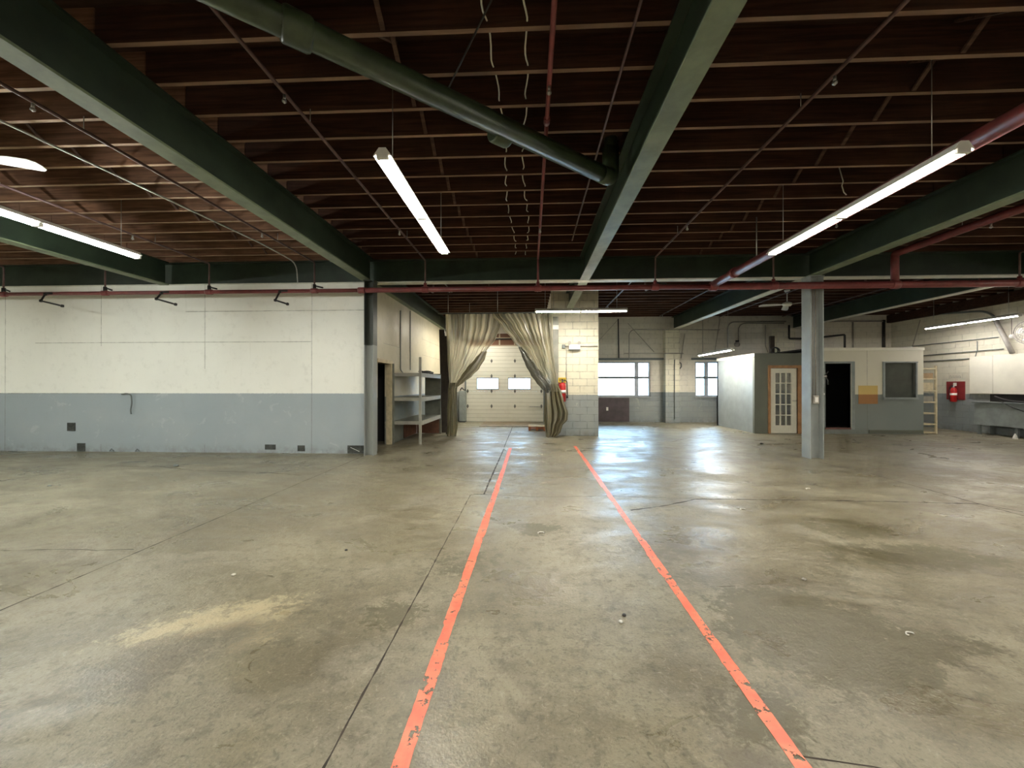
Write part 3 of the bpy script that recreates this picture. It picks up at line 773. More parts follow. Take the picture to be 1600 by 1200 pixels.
for x in (-11.1, -8.85, -6.6, -4.38, -2.1, 0.16, 2.45, 4.7, 6.95, 9.2):
    r = 0.065 if x == 6.95 else (0.02 if x == 0.16 else 0.016)
    o = thing('sprinkler_branch_pipe', (x, 4, ZS), blabel[x], 'pipe', 'near sprinkler branch pipes')
    MB().tube(arc_path([(x, -4.0, ZS), (x, YM, ZS), (x, YM, ZM+0.02)], 0.05), [r]*(8) if False else r, 12).build('pipe_run', M['redpipe'] if x in (0.16, 6.95) else M['branch'], o)
    MB().tube([(x, YM, ZM), (x, YM, ZM+0.13)], [0.035, 0.032], 10).build('riser_socket', M['black'] if x < -3.4 else M['redpipe'], o)
    if x < -3.5 or x in (2.45, 4.7, 9.2):
        MB().tube([(x+0.02, YM+0.02, ZM+0.1), (x+0.2, YM-0.05, ZM+0.05)], 0.016, 8).build('side_outlet', M['black'], o)
    if x == 0.16:
        MB().tube([(x, 3.72, ZS), (x, 3.80, ZS)], 0.03, 10).build('coupling', M['redpipe'], o)
    for y in (3.3, 6.3):
        head(x, y, ZS - r, o)
        MB().tube([(x, y+0.4, ZS+r), (x, y+0.4, ZJ)], 0.004, 5).build('hanger_rod', M['steel'], o)
flabel = {-2.1: 'thin far branch pipe above the left curtain', 0.16: 'thin far branch pipe above the right curtain', 2.45: 'thin pale far branch pipe passing right of the block pier', 4.7: 'thin far branch pipe left of the pilaster beam',
          6.95: 'thin far branch pipe above the grey office side wall', 9.2: 'thin far branch pipe behind the grey column above office', 11.5: 'thin far branch pipe near the right wall'}
for x, ye in ((-2.1, 10.6), (0.16, 10.2), (2.45, 12.9), (4.7, 14.6), (6.95, 14.9), (9.2, 14.9), (11.5, 14.9)):
    o = thing('sprinkler_branch_pipe', (x, 11, ZS), flabel[x], 'pipe', 'far sprinkler branch pipes')
    MB().tube(arc_path([(x, ye, ZS), (x, 8.55, ZS), (x, 8.55, 3.46), (x, YM+0.03, ZM+0.02)], 0.05), 0.017, 10).build('pipe_run', M['branch'], o)
    for y in (9.4, ye-0.3): head(x, y, ZS-0.017, o)
# bent arm-over drops in front of the partition
for i, (pa, pb, pc) in enumerate((((70, 455), (63.5, 470), (97, 478)), ((252, 453), (244, 467), (274, 475.5)), ((437, 450.5), (430, 469), (449, 475)))):
    A = Vector((on_y(pa[0], pa[1], 7.84).x, 7.84, ZM-0.02)); B_ = on_y(*pb, 7.70); C_ = on_y(*pc, 7.62)
    o = thing('sprinkler_drop_pipe', A, ('leftmost', 'middle', 'rightmost')[i] + ' of three bent black drop pipes hanging from the maroon main by the cream partition', 'pipe', 'bent drop pipes at the partition')
    MB().tube([(A.x+0.16, YM-0.03, ZM), (A.x, YM-0.03, ZM)], 0.02, 8).tube(arc_path([A, B_, C_], 0.02), 0.017, 8).build('pipe_arm', M['black'], o)
    for p in (A, B_, C_): MB().lathe([(0.012, -0.028), (0.028, -0.02), (0.028, 0.02), (0.012, 0.028)], p, 10).build('elbow_fitting', M['black'], o)

# green drain pipe
ga, gb = on_z(345, -12, 3.78), on_z(950, 276, 3.78)
gp = thing('drain_pipe', gb, 'large green drain pipe slanting under the joists to an elbow beside centre beam', 'pipe')
gdv = (ga - gb)
MB().tube([gb + gdv*1.9, gb], 0.088, 20).build('pipe_run', M['greenpipe'], gp)
for px in ((463, 45), (783, 207)):
    c = on_z(px[0], px[1], 3.78); u = gdv.normalized()
    MB().tube([c - u*0.09, c - u*0.07, c + u*0.07, c + u*0.09], [0.098, 0.108, 0.108, 0.098], 20).build('coupling', M['greenpipe'], gp)
u = gdv.normalized()
MB().tube(arc_path([gb + u*0.12, gb - u*0.05 , gb - u*0.05 + Vector((0, 0.02, 0.34))], 0.12), 0.092, 18).build('elbow', M['greenpipe'], gp)
MB().lathe([(0.07, 0.1), (0.075, 0.5)], gb - u*0.05, 16).build('riser', M['greenpipe'], gp)
rb = gb - u*0.05
MB().box(rb.x-0.11, rb.x+0.11, rb.y-0.11, rb.y+0.11, 4.22, ZT-0.002).build('roof_flange', M['deck'], gp, label='square brown roof flange')

cc_ = [on_z(1005, 0, 4.05), on_z(893, 390, 4.05)]
o = MB().tube([(0.75, -3.0, 4.06), (0.76, 7.2, 4.06)], 0.012, 8).build('ceiling_conduit', M['branch'])
tag(o, 'thin straight conduit above the green drain pipe, left of the centre beam', 'conduit')
# ceiling cables
def cable(name, pts, r, mat, label, cat='cable'):
    o = MB().tube(pts, r, 6).build(name, mat)
    return tag(o, label, cat)
for cx_, ph, lab in ((-0.30, 0.0, 'pale cable threaded through the joists left of the centre red pipe, further left of two'), (-0.055, 1.7, 'pale cable threaded through the joists left of the centre red pipe, nearer of two')):
    pts = []
    y = 1.8
    while y < 8.1:
        fr = ((y - J0) / JS) % 1.0
        sag = math.sin(fr*math.pi)
        pts.append((cx_ + 0.03*math.sin(y*1.9+ph) + 0.012*math.sin(y*13+ph), y, ZJ + 0.06 - 0.055*sag + 0.01*math.sin(y*5+ph)))
        y += JS/6
    cable('ceiling_cable', pts, 0.007, M['copper'], lab)
q = [on_z(-60, 160, 4.0), on_z(410, 381, 4.0)]
jx = on_y(467, 443, 8.0)
cable('ceiling_conduit', arc_path([q[0], q[1], (q[1].x+0.15, 7.75, 3.9), (jx.x, 7.95, jx.z)], 0.5, 8), 0.013, M['steel'], 'thin steel conduit crossing the left bay and curving down to the maroon pipe', 'conduit')
a, b = on_z(772, -10, 4.05), on_z(698, 142, 4.05)
cable('tie_rod', [a, b], 0.008, M['black'], 'thin dark rod slanting under joists above the green drain pipe', 'rod')
a = on_z(1440, 360/2+170/2-80, 4.0)
cable('dangling_wire', [on_z(1318, 283, 4.05)+Vector((0,0.1,0.33)), on_z(1318, 283, 4.05), on_z(1316, 290, 4.0), on_z(1319, 300, 3.98), on_z(1323, 304, 3.99)], 0.006, M['copper'], 'short pale wire curl dangling from joist left of right tube light', 'wire')

# ------------------------------------------------------------------ fluorescent fixtures
def make_light(origin, label, zt=ZT, length=2.44, wide=True, tube=None):
    x, y, z = origin
    o = thing('fluorescent_light', (x, y, z), label, 'light', 'fluorescent tube lights')
    L = length
    h = MB()
    # housing: channel with sloped reflector, tubes hang below
    prof = [(-0.078, 0.002), (-0.03, 0.07), (0.03, 0.07), (0.078, 0.002), (0.072, -0.002), (0.045, 0.021), (-0.045, 0.021), (-0.072, -0.002)] if wide else [(-0.062, 0.028), (-0.03, 0.075), (0.03, 0.075), (0.062, 0.028), (0.052, 0.022), (-0.052, 0.022)]
    va = [h.bm.verts.new((x+a, y, z+b)) for a, b in prof]; vb = [h.bm.verts.new((x+a, y+L, z+b)) for a, b in prof]
    n = len(prof)
    for i in range(n): h.bm.faces.new((va[i], va[(i+1)%n], vb[(i+1)%n], vb[i]))
    h.bm.faces.new(va[::-1]); h.bm.faces.new(vb)
    h.build('housing', M['whiteenamel'], o)
    hl = L/2
    for seg in (0, 1):
        for s in (-1, 1):
            y0 = y + seg*hl + 0.03; y1 = y + (seg+1)*hl - 0.025
            MB().tube([(x+s*0.028, y0, z), (x+s*0.028, y1, z)], 0.017, 10).build('tube', M[tube or ('tube' if wide else 'tube_cool')], o)
    for yy in (y, y+hl-0.025, y+L-0.03):
        w = 0.05 if 0 < yy-y < L-0.1 else 0.03
        MB().box(x-0.05, x+0.05, yy, yy+w, z-0.022, z+0.024).build('lamp_holder', M['whiteenamel'], o, bevel=0.004)
    for yy in (y+0.25, y+L-0.25):
        MB().tube([(x, yy, z+0.074), (x, yy, zt)], 0.0035, 5).build('hanging_wire', M['steel'], o)
    return o
LZ = 3.36
l0 = make_light((-1.23, 3.25, LZ), 'lit tube light hanging over the left red floor line, left of centre beam')
make_light((3.34, 3.20, 3.26), 'brightest long lit tube light at right, in front of the maroon feed pipe')
l1 = make_light((-5.87, 3.25, LZ), 'lit tube light at the left frame edge beside the leftmost beam', wide=False)
pa_, pb_ = on_y(836, 487, 9.85), on_y(980, 487, 9.85)
lc = make_light((pb_.x, 9.85, pa_.z), 'lit tube light hanging crosswise in front of the block pier', length=pb_.x-pa_.x)
lc.rotation_euler = (0, 0, R(90))
make_light((12.60, 10.78, 3.24), 'lit tube light hanging near the right wall above the white boards', tube='tube_old')
make_light((5.97, 12.0, 2.483), 'low lit tube light beside the narrow window above the office side wall', length=2.27)
make_light((-1.95, 12.5, 3.48), 'lit tube light in the dock bay hidden behind the left curtain')
dup(l1, (-10.5, 3.2, LZ), 0, 'lit tube light left of the picture in front of the partition')
for x, y, w in ((-10.5, -3.2, 'far left'), (-5.87, -3.2, 'left'), (-1.23, -3.2, 'just left of centre'), (3.34, -3.2, 'right of centre'), (8.2, -3.2, 'far right'), (-5.87, -7.6, 'left rear'), (1.2, -7.6, 'middle rear'), (8.2, -7.6, 'right rear')):
    dup(l0, (x, y, LZ), 0, 'lit tube light behind the viewpoint, ' + w)
dup(l0, (8.2, 3.0, LZ), 0, 'lit tube light right of the picture beyond the grey column beam')
dup(l0, (11.0, 4.0, LZ), 0, 'lit tube light right of the picture near the right wall')

# ------------------------------------------------------------------ ceiling fans
def make_fan(c, label, spin=0.0, span=0.78, tilt=0.2, wd=1.0):
    x, y, z = c
    o = thing('ceiling_fan', c, label, 'fan', 'white ceiling fans')
    MB().lathe([(0.02, 0.0), (0.09, 0.01), (0.12, 0.05), (0.11, 0.10), (0.04, 0.13)], c, 20).build('motor', M['whiteenamel'], o)
    MB().tube([(x, y, z+0.12), (x, y, ZJ-0.06)], 0.013, 8).build('down_rod', M['whiteenamel'], o)
    MB().lathe([(0.02, -0.10), (0.07, -0.03), (0.07, 0.0)], (x, y, ZJ), 14).build('canopy', M['whiteenamel'], o)
    for k in range(3):
        a = spin + k*2*math.pi/3; ca_, sa_ = math.cos(a), math.sin(a)
        m = MB(); top = []; bot = []
        prof = [(0.12, 0.03), (0.2, 0.055), (0.4, 0.075), (span-0.06, 0.078), (span-0.015, 0.05), (span, 0.0)]
        out = [(r, w) for r, w in prof] + [(r, -w) for r, w in prof[-2::-1]]
        for r, w in out:
            droop = -0.03*(r/span)**2
            px_, py_ = r*ca_ - w*sa_, r*sa_ + w*ca_
            w *= wd; zz = z + 0.05 + droop + w*tilt
            px_, py_ = r*ca_ - w*sa_, r*sa_ + w*ca_
            top.append(m.bm.verts.new((x+px_, y+py_, zz+0.004))); bot.append(m.bm.verts.new((x+px_, y+py_, zz-0.004)))
        m.bm.faces.new(top); m.bm.faces.new(bot[::-1])
        n = len(top)
        for i in range(n): m.bm.faces.new((top[i], bot[i], bot[(i+1)%n], top[(i+1)%n]))
        m.build('blade', M['whiteenamel'], o)
    return o
fc = on_y(1230, 479, 11.35)
make_fan((fc.x, 11.35, fc.z), 'white three-blade ceiling fan behind the grey column top', R(183))
f2 = on_z(-52, 246, 3.72)
make_fan((f2.x, f2.y, 3.68), 'white ceiling fan with rounded blade tip showing at left edge', R(14), 0.62, -0.1, 1.25)

# ------------------------------------------------------------------ office in the corner
OY, OB = 12.2, 14.6
OX = (on_y(1179, 600, OY).x, on_y(1443, 600, OY).x)
OM = on_y(1262, 600, OY).x
ZL, ZR_ = 2.40, 2.545
fd = (on_y(1203.5, 600, OY).x, on_y(1246, 600, OY).x); fdz = on_y(1220, 575, OY).z
od = (on_y(1289, 600, OY).x, on_y(1328.5, 600, OY).x); odz = (on_y(1300, 668, OY).z, on_y(1300, 568, OY).z)
ow = (on_y(1382, 600, OY).x, on_y(1430, 600, OY).x); owz = (on_y(1400, 621, OY).z, on_y(1400, 567, OY).z)
struct(MB().wall('y', OY+0.1, OB, OX[0], OX[0]+0.1, 0, ZL).build('wall_office_side', M['office_side']))
struct(MB().box(OX[0]-0.012, OX[0], OY, OB, ZL-0.10, ZL).build('trim_9', M['whiteboard']))
struct(MB().wall('x', OX[0], OM, OY, OY+0.1, 0, ZL, [(fd[0], fd[1], 0.0, fdz)]).build('wall_office_door_side', M['office_dark']))
struct(MB().wall('x', OM, OX[1], OY, OY+0.1, 0, ZR_, [(od[0], od[1], odz[0], odz[1]), (ow[0], ow[1], owz[0], owz[1])]).build('wall_office_front', M['office_front']))
struct(MB().wall('y', OY+0.1, OB, OX[1]-0.1, OX[1], 0, ZR_).build('wall_office_right', M['block_y']))
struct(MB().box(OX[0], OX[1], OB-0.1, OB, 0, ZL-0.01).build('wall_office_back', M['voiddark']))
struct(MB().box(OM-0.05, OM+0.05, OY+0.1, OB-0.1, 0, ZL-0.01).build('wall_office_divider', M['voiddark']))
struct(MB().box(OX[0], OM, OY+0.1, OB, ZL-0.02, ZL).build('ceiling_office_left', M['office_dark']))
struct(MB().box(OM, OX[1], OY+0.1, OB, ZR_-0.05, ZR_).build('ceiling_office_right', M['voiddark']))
struct(MB().box(OM-0.02, OX[1]+0.015, OY-0.02, OY, ZR_-0.075, ZR_+0.01).build('trim_5', M['whiteboard']))
struct(MB().box(on_y(1357, 600, OY).x, OX[1]-0.03, OY-0.03, OY, 0.03, 0.12).build('baseboard_office', M['office_dark']))
# French door
d2 = bpy.data.objects.new('door_2', None); col.objects.link(d2); d2.location = ((fd[0]+fd[1])/2, OY, 0); d2['_o'] = tuple(d2.location); struct(d2)
MB().box(fd[0]-0.07, fd[0], OY-0.03, OY+0.1, 0, fdz+0.08).box(fd[1], fd[1]+0.12, OY-0.03, OY+0.1, 0, fdz+0.08).box(fd[0], fd[1], OY-0.03, OY+0.1, fdz, fdz+0.08).build('door_casing', M['trimwood'], d2)
g0 = on_y(1210.5, 634+0, OY+0.03); g1 = on_y(1237, 582, OY+0.03)
cols_, rows_ = 3, 5
pw_, phh = (g1.x-g0.x)/cols_, None
gzb, gzt = on_y(1220, 665.5, OY).z, on_y(1220, 582, OY).z
gzb = on_y(1220, 665.5, OY).z
holes = []
for c in range(cols_):
    for r_ in range(rows_):
        a0 = g0.x + c*pw_ + 0.014; a1 = g0.x + (c+1)*pw_ - 0.014
        zz0 = gzb + (gzt-gzb)*r_/rows_ + 0.014; zz1 = gzb + (gzt-gzb)*(r_+1)/rows_ - 0.014
        holes.append((a0, a1, zz0, zz1))
MB().wall('x', fd[0]+0.01, fd[1]-0.01, OY+0.02, OY+0.065, 0.01, fdz-0.01, holes).build('door_leaf', M['doorwhite'], d2)
MB().box(g0.x, g1.x, OY+0.04, OY+0.046, gzb, gzt).build('door_glass', M['pane_sheen'], d2)
MB().tube([(fd[1]-0.06, OY+0.02, 0.98), (fd[1]-0.06, OY-0.03, 0.98), (fd[1]-0.16, OY-0.035, 0.98)], 0.012, 8).build('door_handle', M['steel'], d2)
# open dark doorway
d3 = bpy.data.objects.new('door_3', None); col.objects.link(d3); d3.location = ((od[0]+od[1])/2, OY, 0); d3['_o'] = tuple(d3.location); struct(d3)
MB().box(od[0]-0.05, od[0], OY-0.02, OY+0.1, odz[0], odz[1]+0.06).box(od[1], od[1]+0.12, OY-0.02, OY+0.1, odz[0]-0.05, odz[1]+0.06).box(od[0], od[1], OY-0.02, OY+0.1, odz[1], odz[1]+0.06).build('door_frame', M['bench'], d3)
MB().box(od[1]-0.004, od[1]+0.03, OY-0.03, OY-0.02, odz[0], odz[1]).build('door_stop', M['shelfedge'], d3)
MB().box(od[0], od[1], OY-0.03, OY+0.12, odz[0]-0.05, odz[0]).build('door_sill', M['sill'], d3)
w3 = bpy.data.objects.new('window_3', None); col.objects.link(w3); w3.location = ((ow[0]+ow[1])/2, OY, owz[0]); w3['_o'] = tuple(w3.location); struct(w3)
f = 0.06
MB().box(ow[0]-f, ow[1]+f, OY-0.03, OY+0.03, owz[1], owz[1]+f*0.6).box(ow[0]-f, ow[1]+f, OY-0.05, OY+0.03, owz[0]-f, owz[0]).box(ow[0]-f, ow[0], OY-0.03, OY+0.03, owz[0], owz[1]).box(ow[1], ow[1]+f*0.7, OY-0.03, OY+0.03, owz[0], owz[1]).build('window_frame', M['bench'], w3)
MB().box(ow[0], ow[1], OY+0.04, OY+0.05, owz[0], owz[1]).build('window_pane', M['darkglass'], w3)
# small things on the office wall
a, b = on_y(1275, 616, OY-0.08), on_y(1287, 601, OY-0.08)
mb = thing('time_card_box', ((a.x+b.x)/2, OY-0.05, a.z), 'black wall box with white lower rack left of the dark doorway', 'box')
MB().box(a.x, b.x, OY-0.11, OY, a.z+0.04, b.z).build('case', M['black'], mb, bevel=0.006)
MB().box(a.x-0.01, b.x+0.01, OY-0.12, OY, a.z-0.02, a.z+0.035).build('card_rack', M['whiteenamel'], mb, bevel=0.004)
a, b = on_y(1341, 631, OY), on_y(1371, 602.5, OY)
tag(MB().box(a.x, b.x, OY-0.012, OY-0.006, a.z, b.z).build('plastic_sheet', M['amber']), 'square sheet, amber above and brown below, on the office wall right of doorway', 'sheet')
# things lying on the office roof
a = on_y(1216, 0, 12.7)
ch = thing('hose_coil', on_y(1211, 551, 12.8), 'black coiled hose lying on the roof of the grey office', 'hose')
cc = on_y(1211, 551, 12.8); pts = []
for k in range(60):
    t_a = k/59*2*math.pi*3.2
    pts.append((cc.x + 0.11*math.cos(t_a)+0.01*math.sin(t_a*2.3), 12.8 + 0.04*math.sin(t_a*0.7), ZL+0.125 + 0.10*math.sin(t_a)))
MB().tube(pts, 0.018, 6).build('hose', M['rubber'], ch)
a = on_y(1203, 552, 12.9); b = on_y(1209, 525, 12.9)
tag(MB().box(a.x, b.x+0.02, 12.88, 12.96, ZL, b.z).build('timber_offcut', M['darkplank']), 'short dark brown board standing on office roof behind the hose coil', 'board')
a = on_y(1223, 549, 12.9); b = on_y(1246, 545, 12.9)
tag(MB().tube([(a.x, 12.7, ZL+0.018), (b.x-0.1, 12.8, ZL+0.03), (b.x+0.3, 13.2, ZL+0.09)], 0.018, 6).build('black_bar', M['black']), 'black bar lying on the office roof left of the grey column', 'bar')
a = on_y(1418, 543, 12.6)
bw = MB().lathe([(0.05, 0.0), (0.10, 0.05), (0.11, 0.06), (0.09, 0.05), (0.04, 0.01)], (a.x, 12.6, ZR_), 16).build('smoke_detector', M['whiteenamel'])
tag(bw, 'small white round dish lying on the office roof near its right end', 'dish')
a = on_y(1409, 543, 12.6)
tag(MB().box(a.x-0.12, a.x+0.06, 12.6, 12.68, ZR_, ZR_+0.05).build('dark_bracket', M['black']), 'small black bracket lying on office roof beside the white dish', 'bracket')

# ------------------------------------------------------------------ pipes and conduits on the back and right walls
def ypipe(name, pix, y, r, mat, label, cat='conduit', rad=0.12):
    pts = [on_y(px, py, y) for px, py in pix]
    o = MB().tube(arc_path(pts, rad), r, 8).build(name, mat); return tag(o, label, cat)
yb = YF-0.04
ypipe('wall_conduit', [(983, 562), (983, 521), (988, 515), (1125, 515)], YF-0.34, 0.016, M['conduit'], 'grey conduit rising above the wide window and running right to the pilaster')
ypipe('wall_conduit', [(966, 498), (967, 562)], yb, 0.022, M['black'], 'thick black vertical conduit above the wide window', rad=0.01)
ypipe('wall_conduit', [(975, 552), (1068, 552)], YF-0.33, 0.012, M['conduit'], 'thin horizontal grey conduit just above both back windows')
ypipe('wall_conduit', [(981, 505), (1022, 550)], yb, 0.010, M['conduit'], 'thin slanting wire on the block wall above the wide window', rad=0.01)
ypipe('wall_conduit', [(935, 533), (965, 500)], yb, 0.008, M['conduit'], 'thin wire slanting up from the pier edge on the back wall', rad=0.01)
ypipe('wall_conduit', [(1125, 498), (1116, 555)], yb, 0.012, M['conduit'], 'thin slanting drop wire left of the low tube light', rad=0.01)
ypipe('wall_conduit', [(1098, 500), (1098, 560)], yb, 0.012, M['conduit'], 'thin straight vertical conduit above the narrow window', rad=0.01)
ypipe('wall_conduit', [(1070, 522), (1064, 560)], yb, 0.010, M['conduit'], 'thin short slanting wire right of the pilaster', rad=0.01)
ypipe('wall_conduit', [(1137, 543), (1137, 503), (1228, 502)], yb, 0.024, M['conduit'], 'thicker bent grey conduit curving right along the top of back wall', rad=0.3)
ypipe('wall_conduit', [(1154, 538), (1154, 505), (1225, 505)], yb, 0.02, M['conduit'], 'second bent grey conduit curving right, under the thicker one', rad=0.3)
ypipe('wall_conduit', [(1196, 508), (1196, 540), (1202, 556)], yb, 0.012, M['conduit'], 'thin vertical wire on back wall above the office side wall', rad=0.05)
ypipe('wall_conduit', [(1054, 562), (1054, 655)], YF-0.33, 0.014, M['darkgrey'], 'thin dark vertical conduit on the face of the white pilaster', rad=0.01)
ypipe('wall_pipe', [(1233, 508), (1233, 529), (1262, 529), (1320, 523), (1320, 556)], YF-0.5, 0.035, M['black'], 'black gas pipe with square bends on wall above the office', 'pipe', 0.05)
ypipe('wall_conduit', [(1282, 502), (1384, 502)], yb, 0.03, M['conduit'], 'horizontal conduit along top of the wall above the office front')
ypipe('wall_conduit', [(1333, 503), (1333, 556)], yb, 0.025, M['conduit'], 'vertical cream conduit above the dark office doorway', rad=0.01)
ypipe('wall_pipe', [(1381, 500), (1381, 556)], yb, 0.05, M['black'], 'black vertical pipe in the back corner above the office', 'pipe', 0.01)
ypipe('wall_cable', [(1060, 566), (1064, 567), (1065, 573), (1062, 576)], yb, 0.02, M['darkgrey'], 'looped dark cable end on wall right of pilaster', 'cable', 0.1)
o = thing('wall_siren', on_y(1153, 538, YF-0.1), 'small black and grey alarm bracket on back wall right of the low tube light', 'alarm')
c = on_y(1153, 538, YF-0.1)
MB().lathe([(0.03, -0.1), (0.1, -0.06), (0.1, 0.0)], (c.x, YF-0.01, c.z), 14, axis='y').build('bell', M['conduit'], o)
MB().box(c.x-0.05, c.x+0.06, YF-0.08, YF-0.01, c.z+0.1, c.z+0.16).build('bracket', M['black'], o)
def xpipe(name, pix, x, r, mat, label, cat='conduit', rad=0.1):
    pts = [on_x(px, py, x) for px, py in pix]
    return tag(MB().tube(arc_path(pts, rad), r, 8).build(name, mat), label, cat)
xw = XR-0.03
xpipe('wall_conduit', [(1425, 541), (1560, 527)], xw, 0.013, M['darkgrey'], 'uppermost thin dark conduit running along the right wall')
xpipe('wall_conduit', [(1440, 556), (1568, 545)], xw, 0.013, M['darkgrey'], 'second thin dark conduit on right wall, under the uppermost')
xpipe('wall_conduit', [(1442, 565), (1514, 560.5)], xw, 0.013, M['darkgrey'], 'lowest thin dark conduit on right wall ending at white board')
xpipe('wall_conduit', [(1527, 533), (1527, 548), (1524, 557)], xw, 0.01, M['darkgrey'], 'short vertical wire joining the conduits above the white board', rad=0.05)
xpipe('wall_conduit', [(1438, 500), (1426, 541)], xw, 0.01, M['conduit'], 'thin drop wire slanting down right wall near the back corner')
xpipe('wall_conduit', [(1384, 504), (1440, 492), (1536, 486), (1552, 492), (1560, 505)], XR-0.05, 0.03, M['darkgrey'], 'thick dark conduit along top of right wall bending down to duct', rad=0.3)
xpipe('exhaust_duct', [(1556, 500), (1566, 520), (1582, 552)], XR-0.12, 0.055, M['conduit'], 'slanting cream exhaust pipe on right wall down to the white boards', 'duct', 0.2)
wl = on_x(1581, 526, XR-0.08)
o = thing('pull_lamp', wl, 'small white bulb holder hanging on a cord by the slanting duct', 'lamp')
MB().tube([(wl.x, wl.y, wl.z), (wl.x, wl.y, wl.z+0.5)], 0.005, 5).build('cord', M['black'], o)
MB().lathe([(0.02, 0.06), (0.05, 0.04), (0.055, -0.01), (0.03, -0.05)], wl, 14).build('shade', M['whiteenamel'], o)
# round wall fan at the right edge
wf = on_x(1606, 519, XR-0.3)
o = thing('wall_fan', wf, 'round cream wall fan with wire guard at the right frame edge', 'fan')
for r_ in (0.30, 0.24, 0.17, 0.09):
    ring = [(wf.x-0.1*(1-r_/0.3)-0.02, wf.y + r_*math.cos(k*math.pi/12), wf.z + r_*math.sin(k*math.pi/12)) for k in range(25)]
    MB().tube(ring, 0.008 if r_ < 0.3 else 0.014, 6).build('guard_ring', M['conduit'], o)
g = MB()
for k in range(16):
    a = k*math.pi/8
    g.tube([(wf.x-0.12, wf.y, wf.z), (wf.x-0.02, wf.y+0.3*math.cos(a), wf.z+0.3*math.sin(a))], 0.004, 5)
g.build('guard_spokes', M['conduit'], o)
for k in range(4):
    a = k*math.pi/2+0.4
    m = MB(); pts = [(0.04, -0.05), (0.25, -0.10), (0.26, 0.06), (0.05, 0.04)]
    vv_ = []
    for sx_ in (0, 0.008):
        vv_.append([m.bm.verts.new((wf.x+0.02+sx_+w*0.3, wf.y + r_*math.cos(a) - w*math.sin(a), wf.z + r_*math.sin(a) + w*math.cos(a))) for r_, w in pts])
    m.bm.faces.new(vv_[0]); m.bm.faces.new(vv_[1][::-1])
    for i in range(4): m.bm.faces.new((vv_[0][i], vv_[0][(i+1)%4], vv_[1][(i+1)%4], vv_[1][i]))
    m.build('blade', M['whiteenamel'], o)
MB().lathe([(0.02, -0.02), (0.08, 0.0), (0.09, 0.14), (0.04, 0.18)], (wf.x+0.02, wf.y, wf.z), 16, axis='x').build('motor', M['conduit'], o)
MB().tube([(wf.x+0.12, wf.y, wf.z), (XR, wf.y, wf.z-0.02)], 0.02, 8).build('wall_bracket', M['black'], o)

# ------------------------------------------------------------------ right wall furniture
b1 = on_x(1515, 560, XR-0.1); b2 = on_x(1551, 560, XR-0.1)
tag(MB().box(XR-0.10, XR-0.002, b2.y+0.004, b1.y, 1.19, 2.32).build('wall_board', M['whiteboard'], bevel=0.004), 'narrow white board on right wall, left part near the red board', 'board')
tag(MB().box(XR-0.10, XR-0.002, b2.y-1.7, b2.y-0.004, 1.19, 2.32).build('wall_board', M['whiteboard'], bevel=0.004), 'wide white board on right wall cut by the frame edge', 'board')
rb0, rb1 = on_x(1479, 624, XR-0.02), on_x(1507.5, 596, XR-0.02)
tag(MB().box(XR-0.025, XR-0.002, min(rb0.y, rb1.y), max(rb0.y, rb1.y), rb0.z, rb1.z).build('extinguisher_board', M['boardred'], bevel=0.003), 'square red painted backing board on the right wall', 'board')
sq = on_x(1492, 600.5, XR-0.03)
tag(MB().box(XR-0.03, XR-0.0255, sq.y-0.05, sq.y+0.05, sq.z-0.05, sq.z+0.05).build('safety_sign', M['copper']), 'small pink-white square sign at top of the red board', 'sign')
sq = on_x(1492, 588.5, XR-0.01); m = MB()
for k in range(4):
    yy = sq.y + 0.14 - k*0.09
    m.tube([(XR-0.006, yy+0.03, sq.z-0.02), (XR-0.006, yy+0.01, sq.z+0.03), (XR-0.006, yy-0.02, sq.z+0.02), (XR-0.006, yy-0.03, sq.z-0.03)], 0.003, 4)
m.tube([(XR-0.006, sq.y+0.18, sq.z-0.05), (XR-0.006, sq.y-0.18, sq.z-0.03)], 0.003, 4)
tag(m.build('pencil_scribble', M['darkgrey']), 'faint grey handwritten scribble on the wall above the red board', 'writing')
def make_extinguisher(c, label, s=1.0, face='x'):
    x, y, z = c
    o = thing('fire_extinguisher', c, label, 'fire extinguisher', 'red fire extinguishers')
    MB().lathe([(0.05*s, 0.0), (0.078*s, 0.015*s), (0.078*s, 0.36*s), (0.06*s, 0.41*s), (0.025*s, 0.44*s)], c, 20).build('cylinder', M['extred'], o)
    MB().lathe([(0.079*s, 0.20*s), (0.0795*s, 0.20*s), (0.0795*s, 0.27*s), (0.079*s, 0.27*s)], c, 20).build('label_band', M['whiteenamel'], o)
    MB().lathe([(0.022*s, 0.44*s), (0.022*s, 0.49*s)], c, 10).build('valve', M['steel'], o)
    d = Vector((-1, 0, 0)) if face == 'x' else Vector((0, -1, 0))
    p = Vector(c) + Vector((0, 0, 0.48*s))
    MB().bar(p + d*-0.03, p + d*0.09*s + Vector((0,0,0.03*s)), 0.02, 0.012).build('lever', M['black'], o)
    MB().bar(p + d*-0.02, p + d*0.09*s + Vector((0,0,-0.01)), 0.02, 0.012).build('carry_handle', M['black'], o)
    side = d.cross(Vector((0,0,1))) * (1 if face == 'x' else -1)
    MB().tube(arc_path([p, p + side*0.1*s, p + side*0.11*s + Vector((0,0,-0.32*s))], 0.05), 0.011*s, 8).build('hose', M['rubber'], o)
    MB().tube([p + side*0.11*s + Vector((0,0,-0.32*s)), p + side*0.11*s + Vector((0,0,-0.39*s))], [0.012*s, 0.02*s], 8).build('nozzle', M['rubber'], o)
    return o
e1 = on_x(1489.5, 626, XR-0.12)
make_extinguisher((XR-0.115, e1.y, e1.z-0.04), 'red fire extinguisher with white label hung on the red board', 1.05)
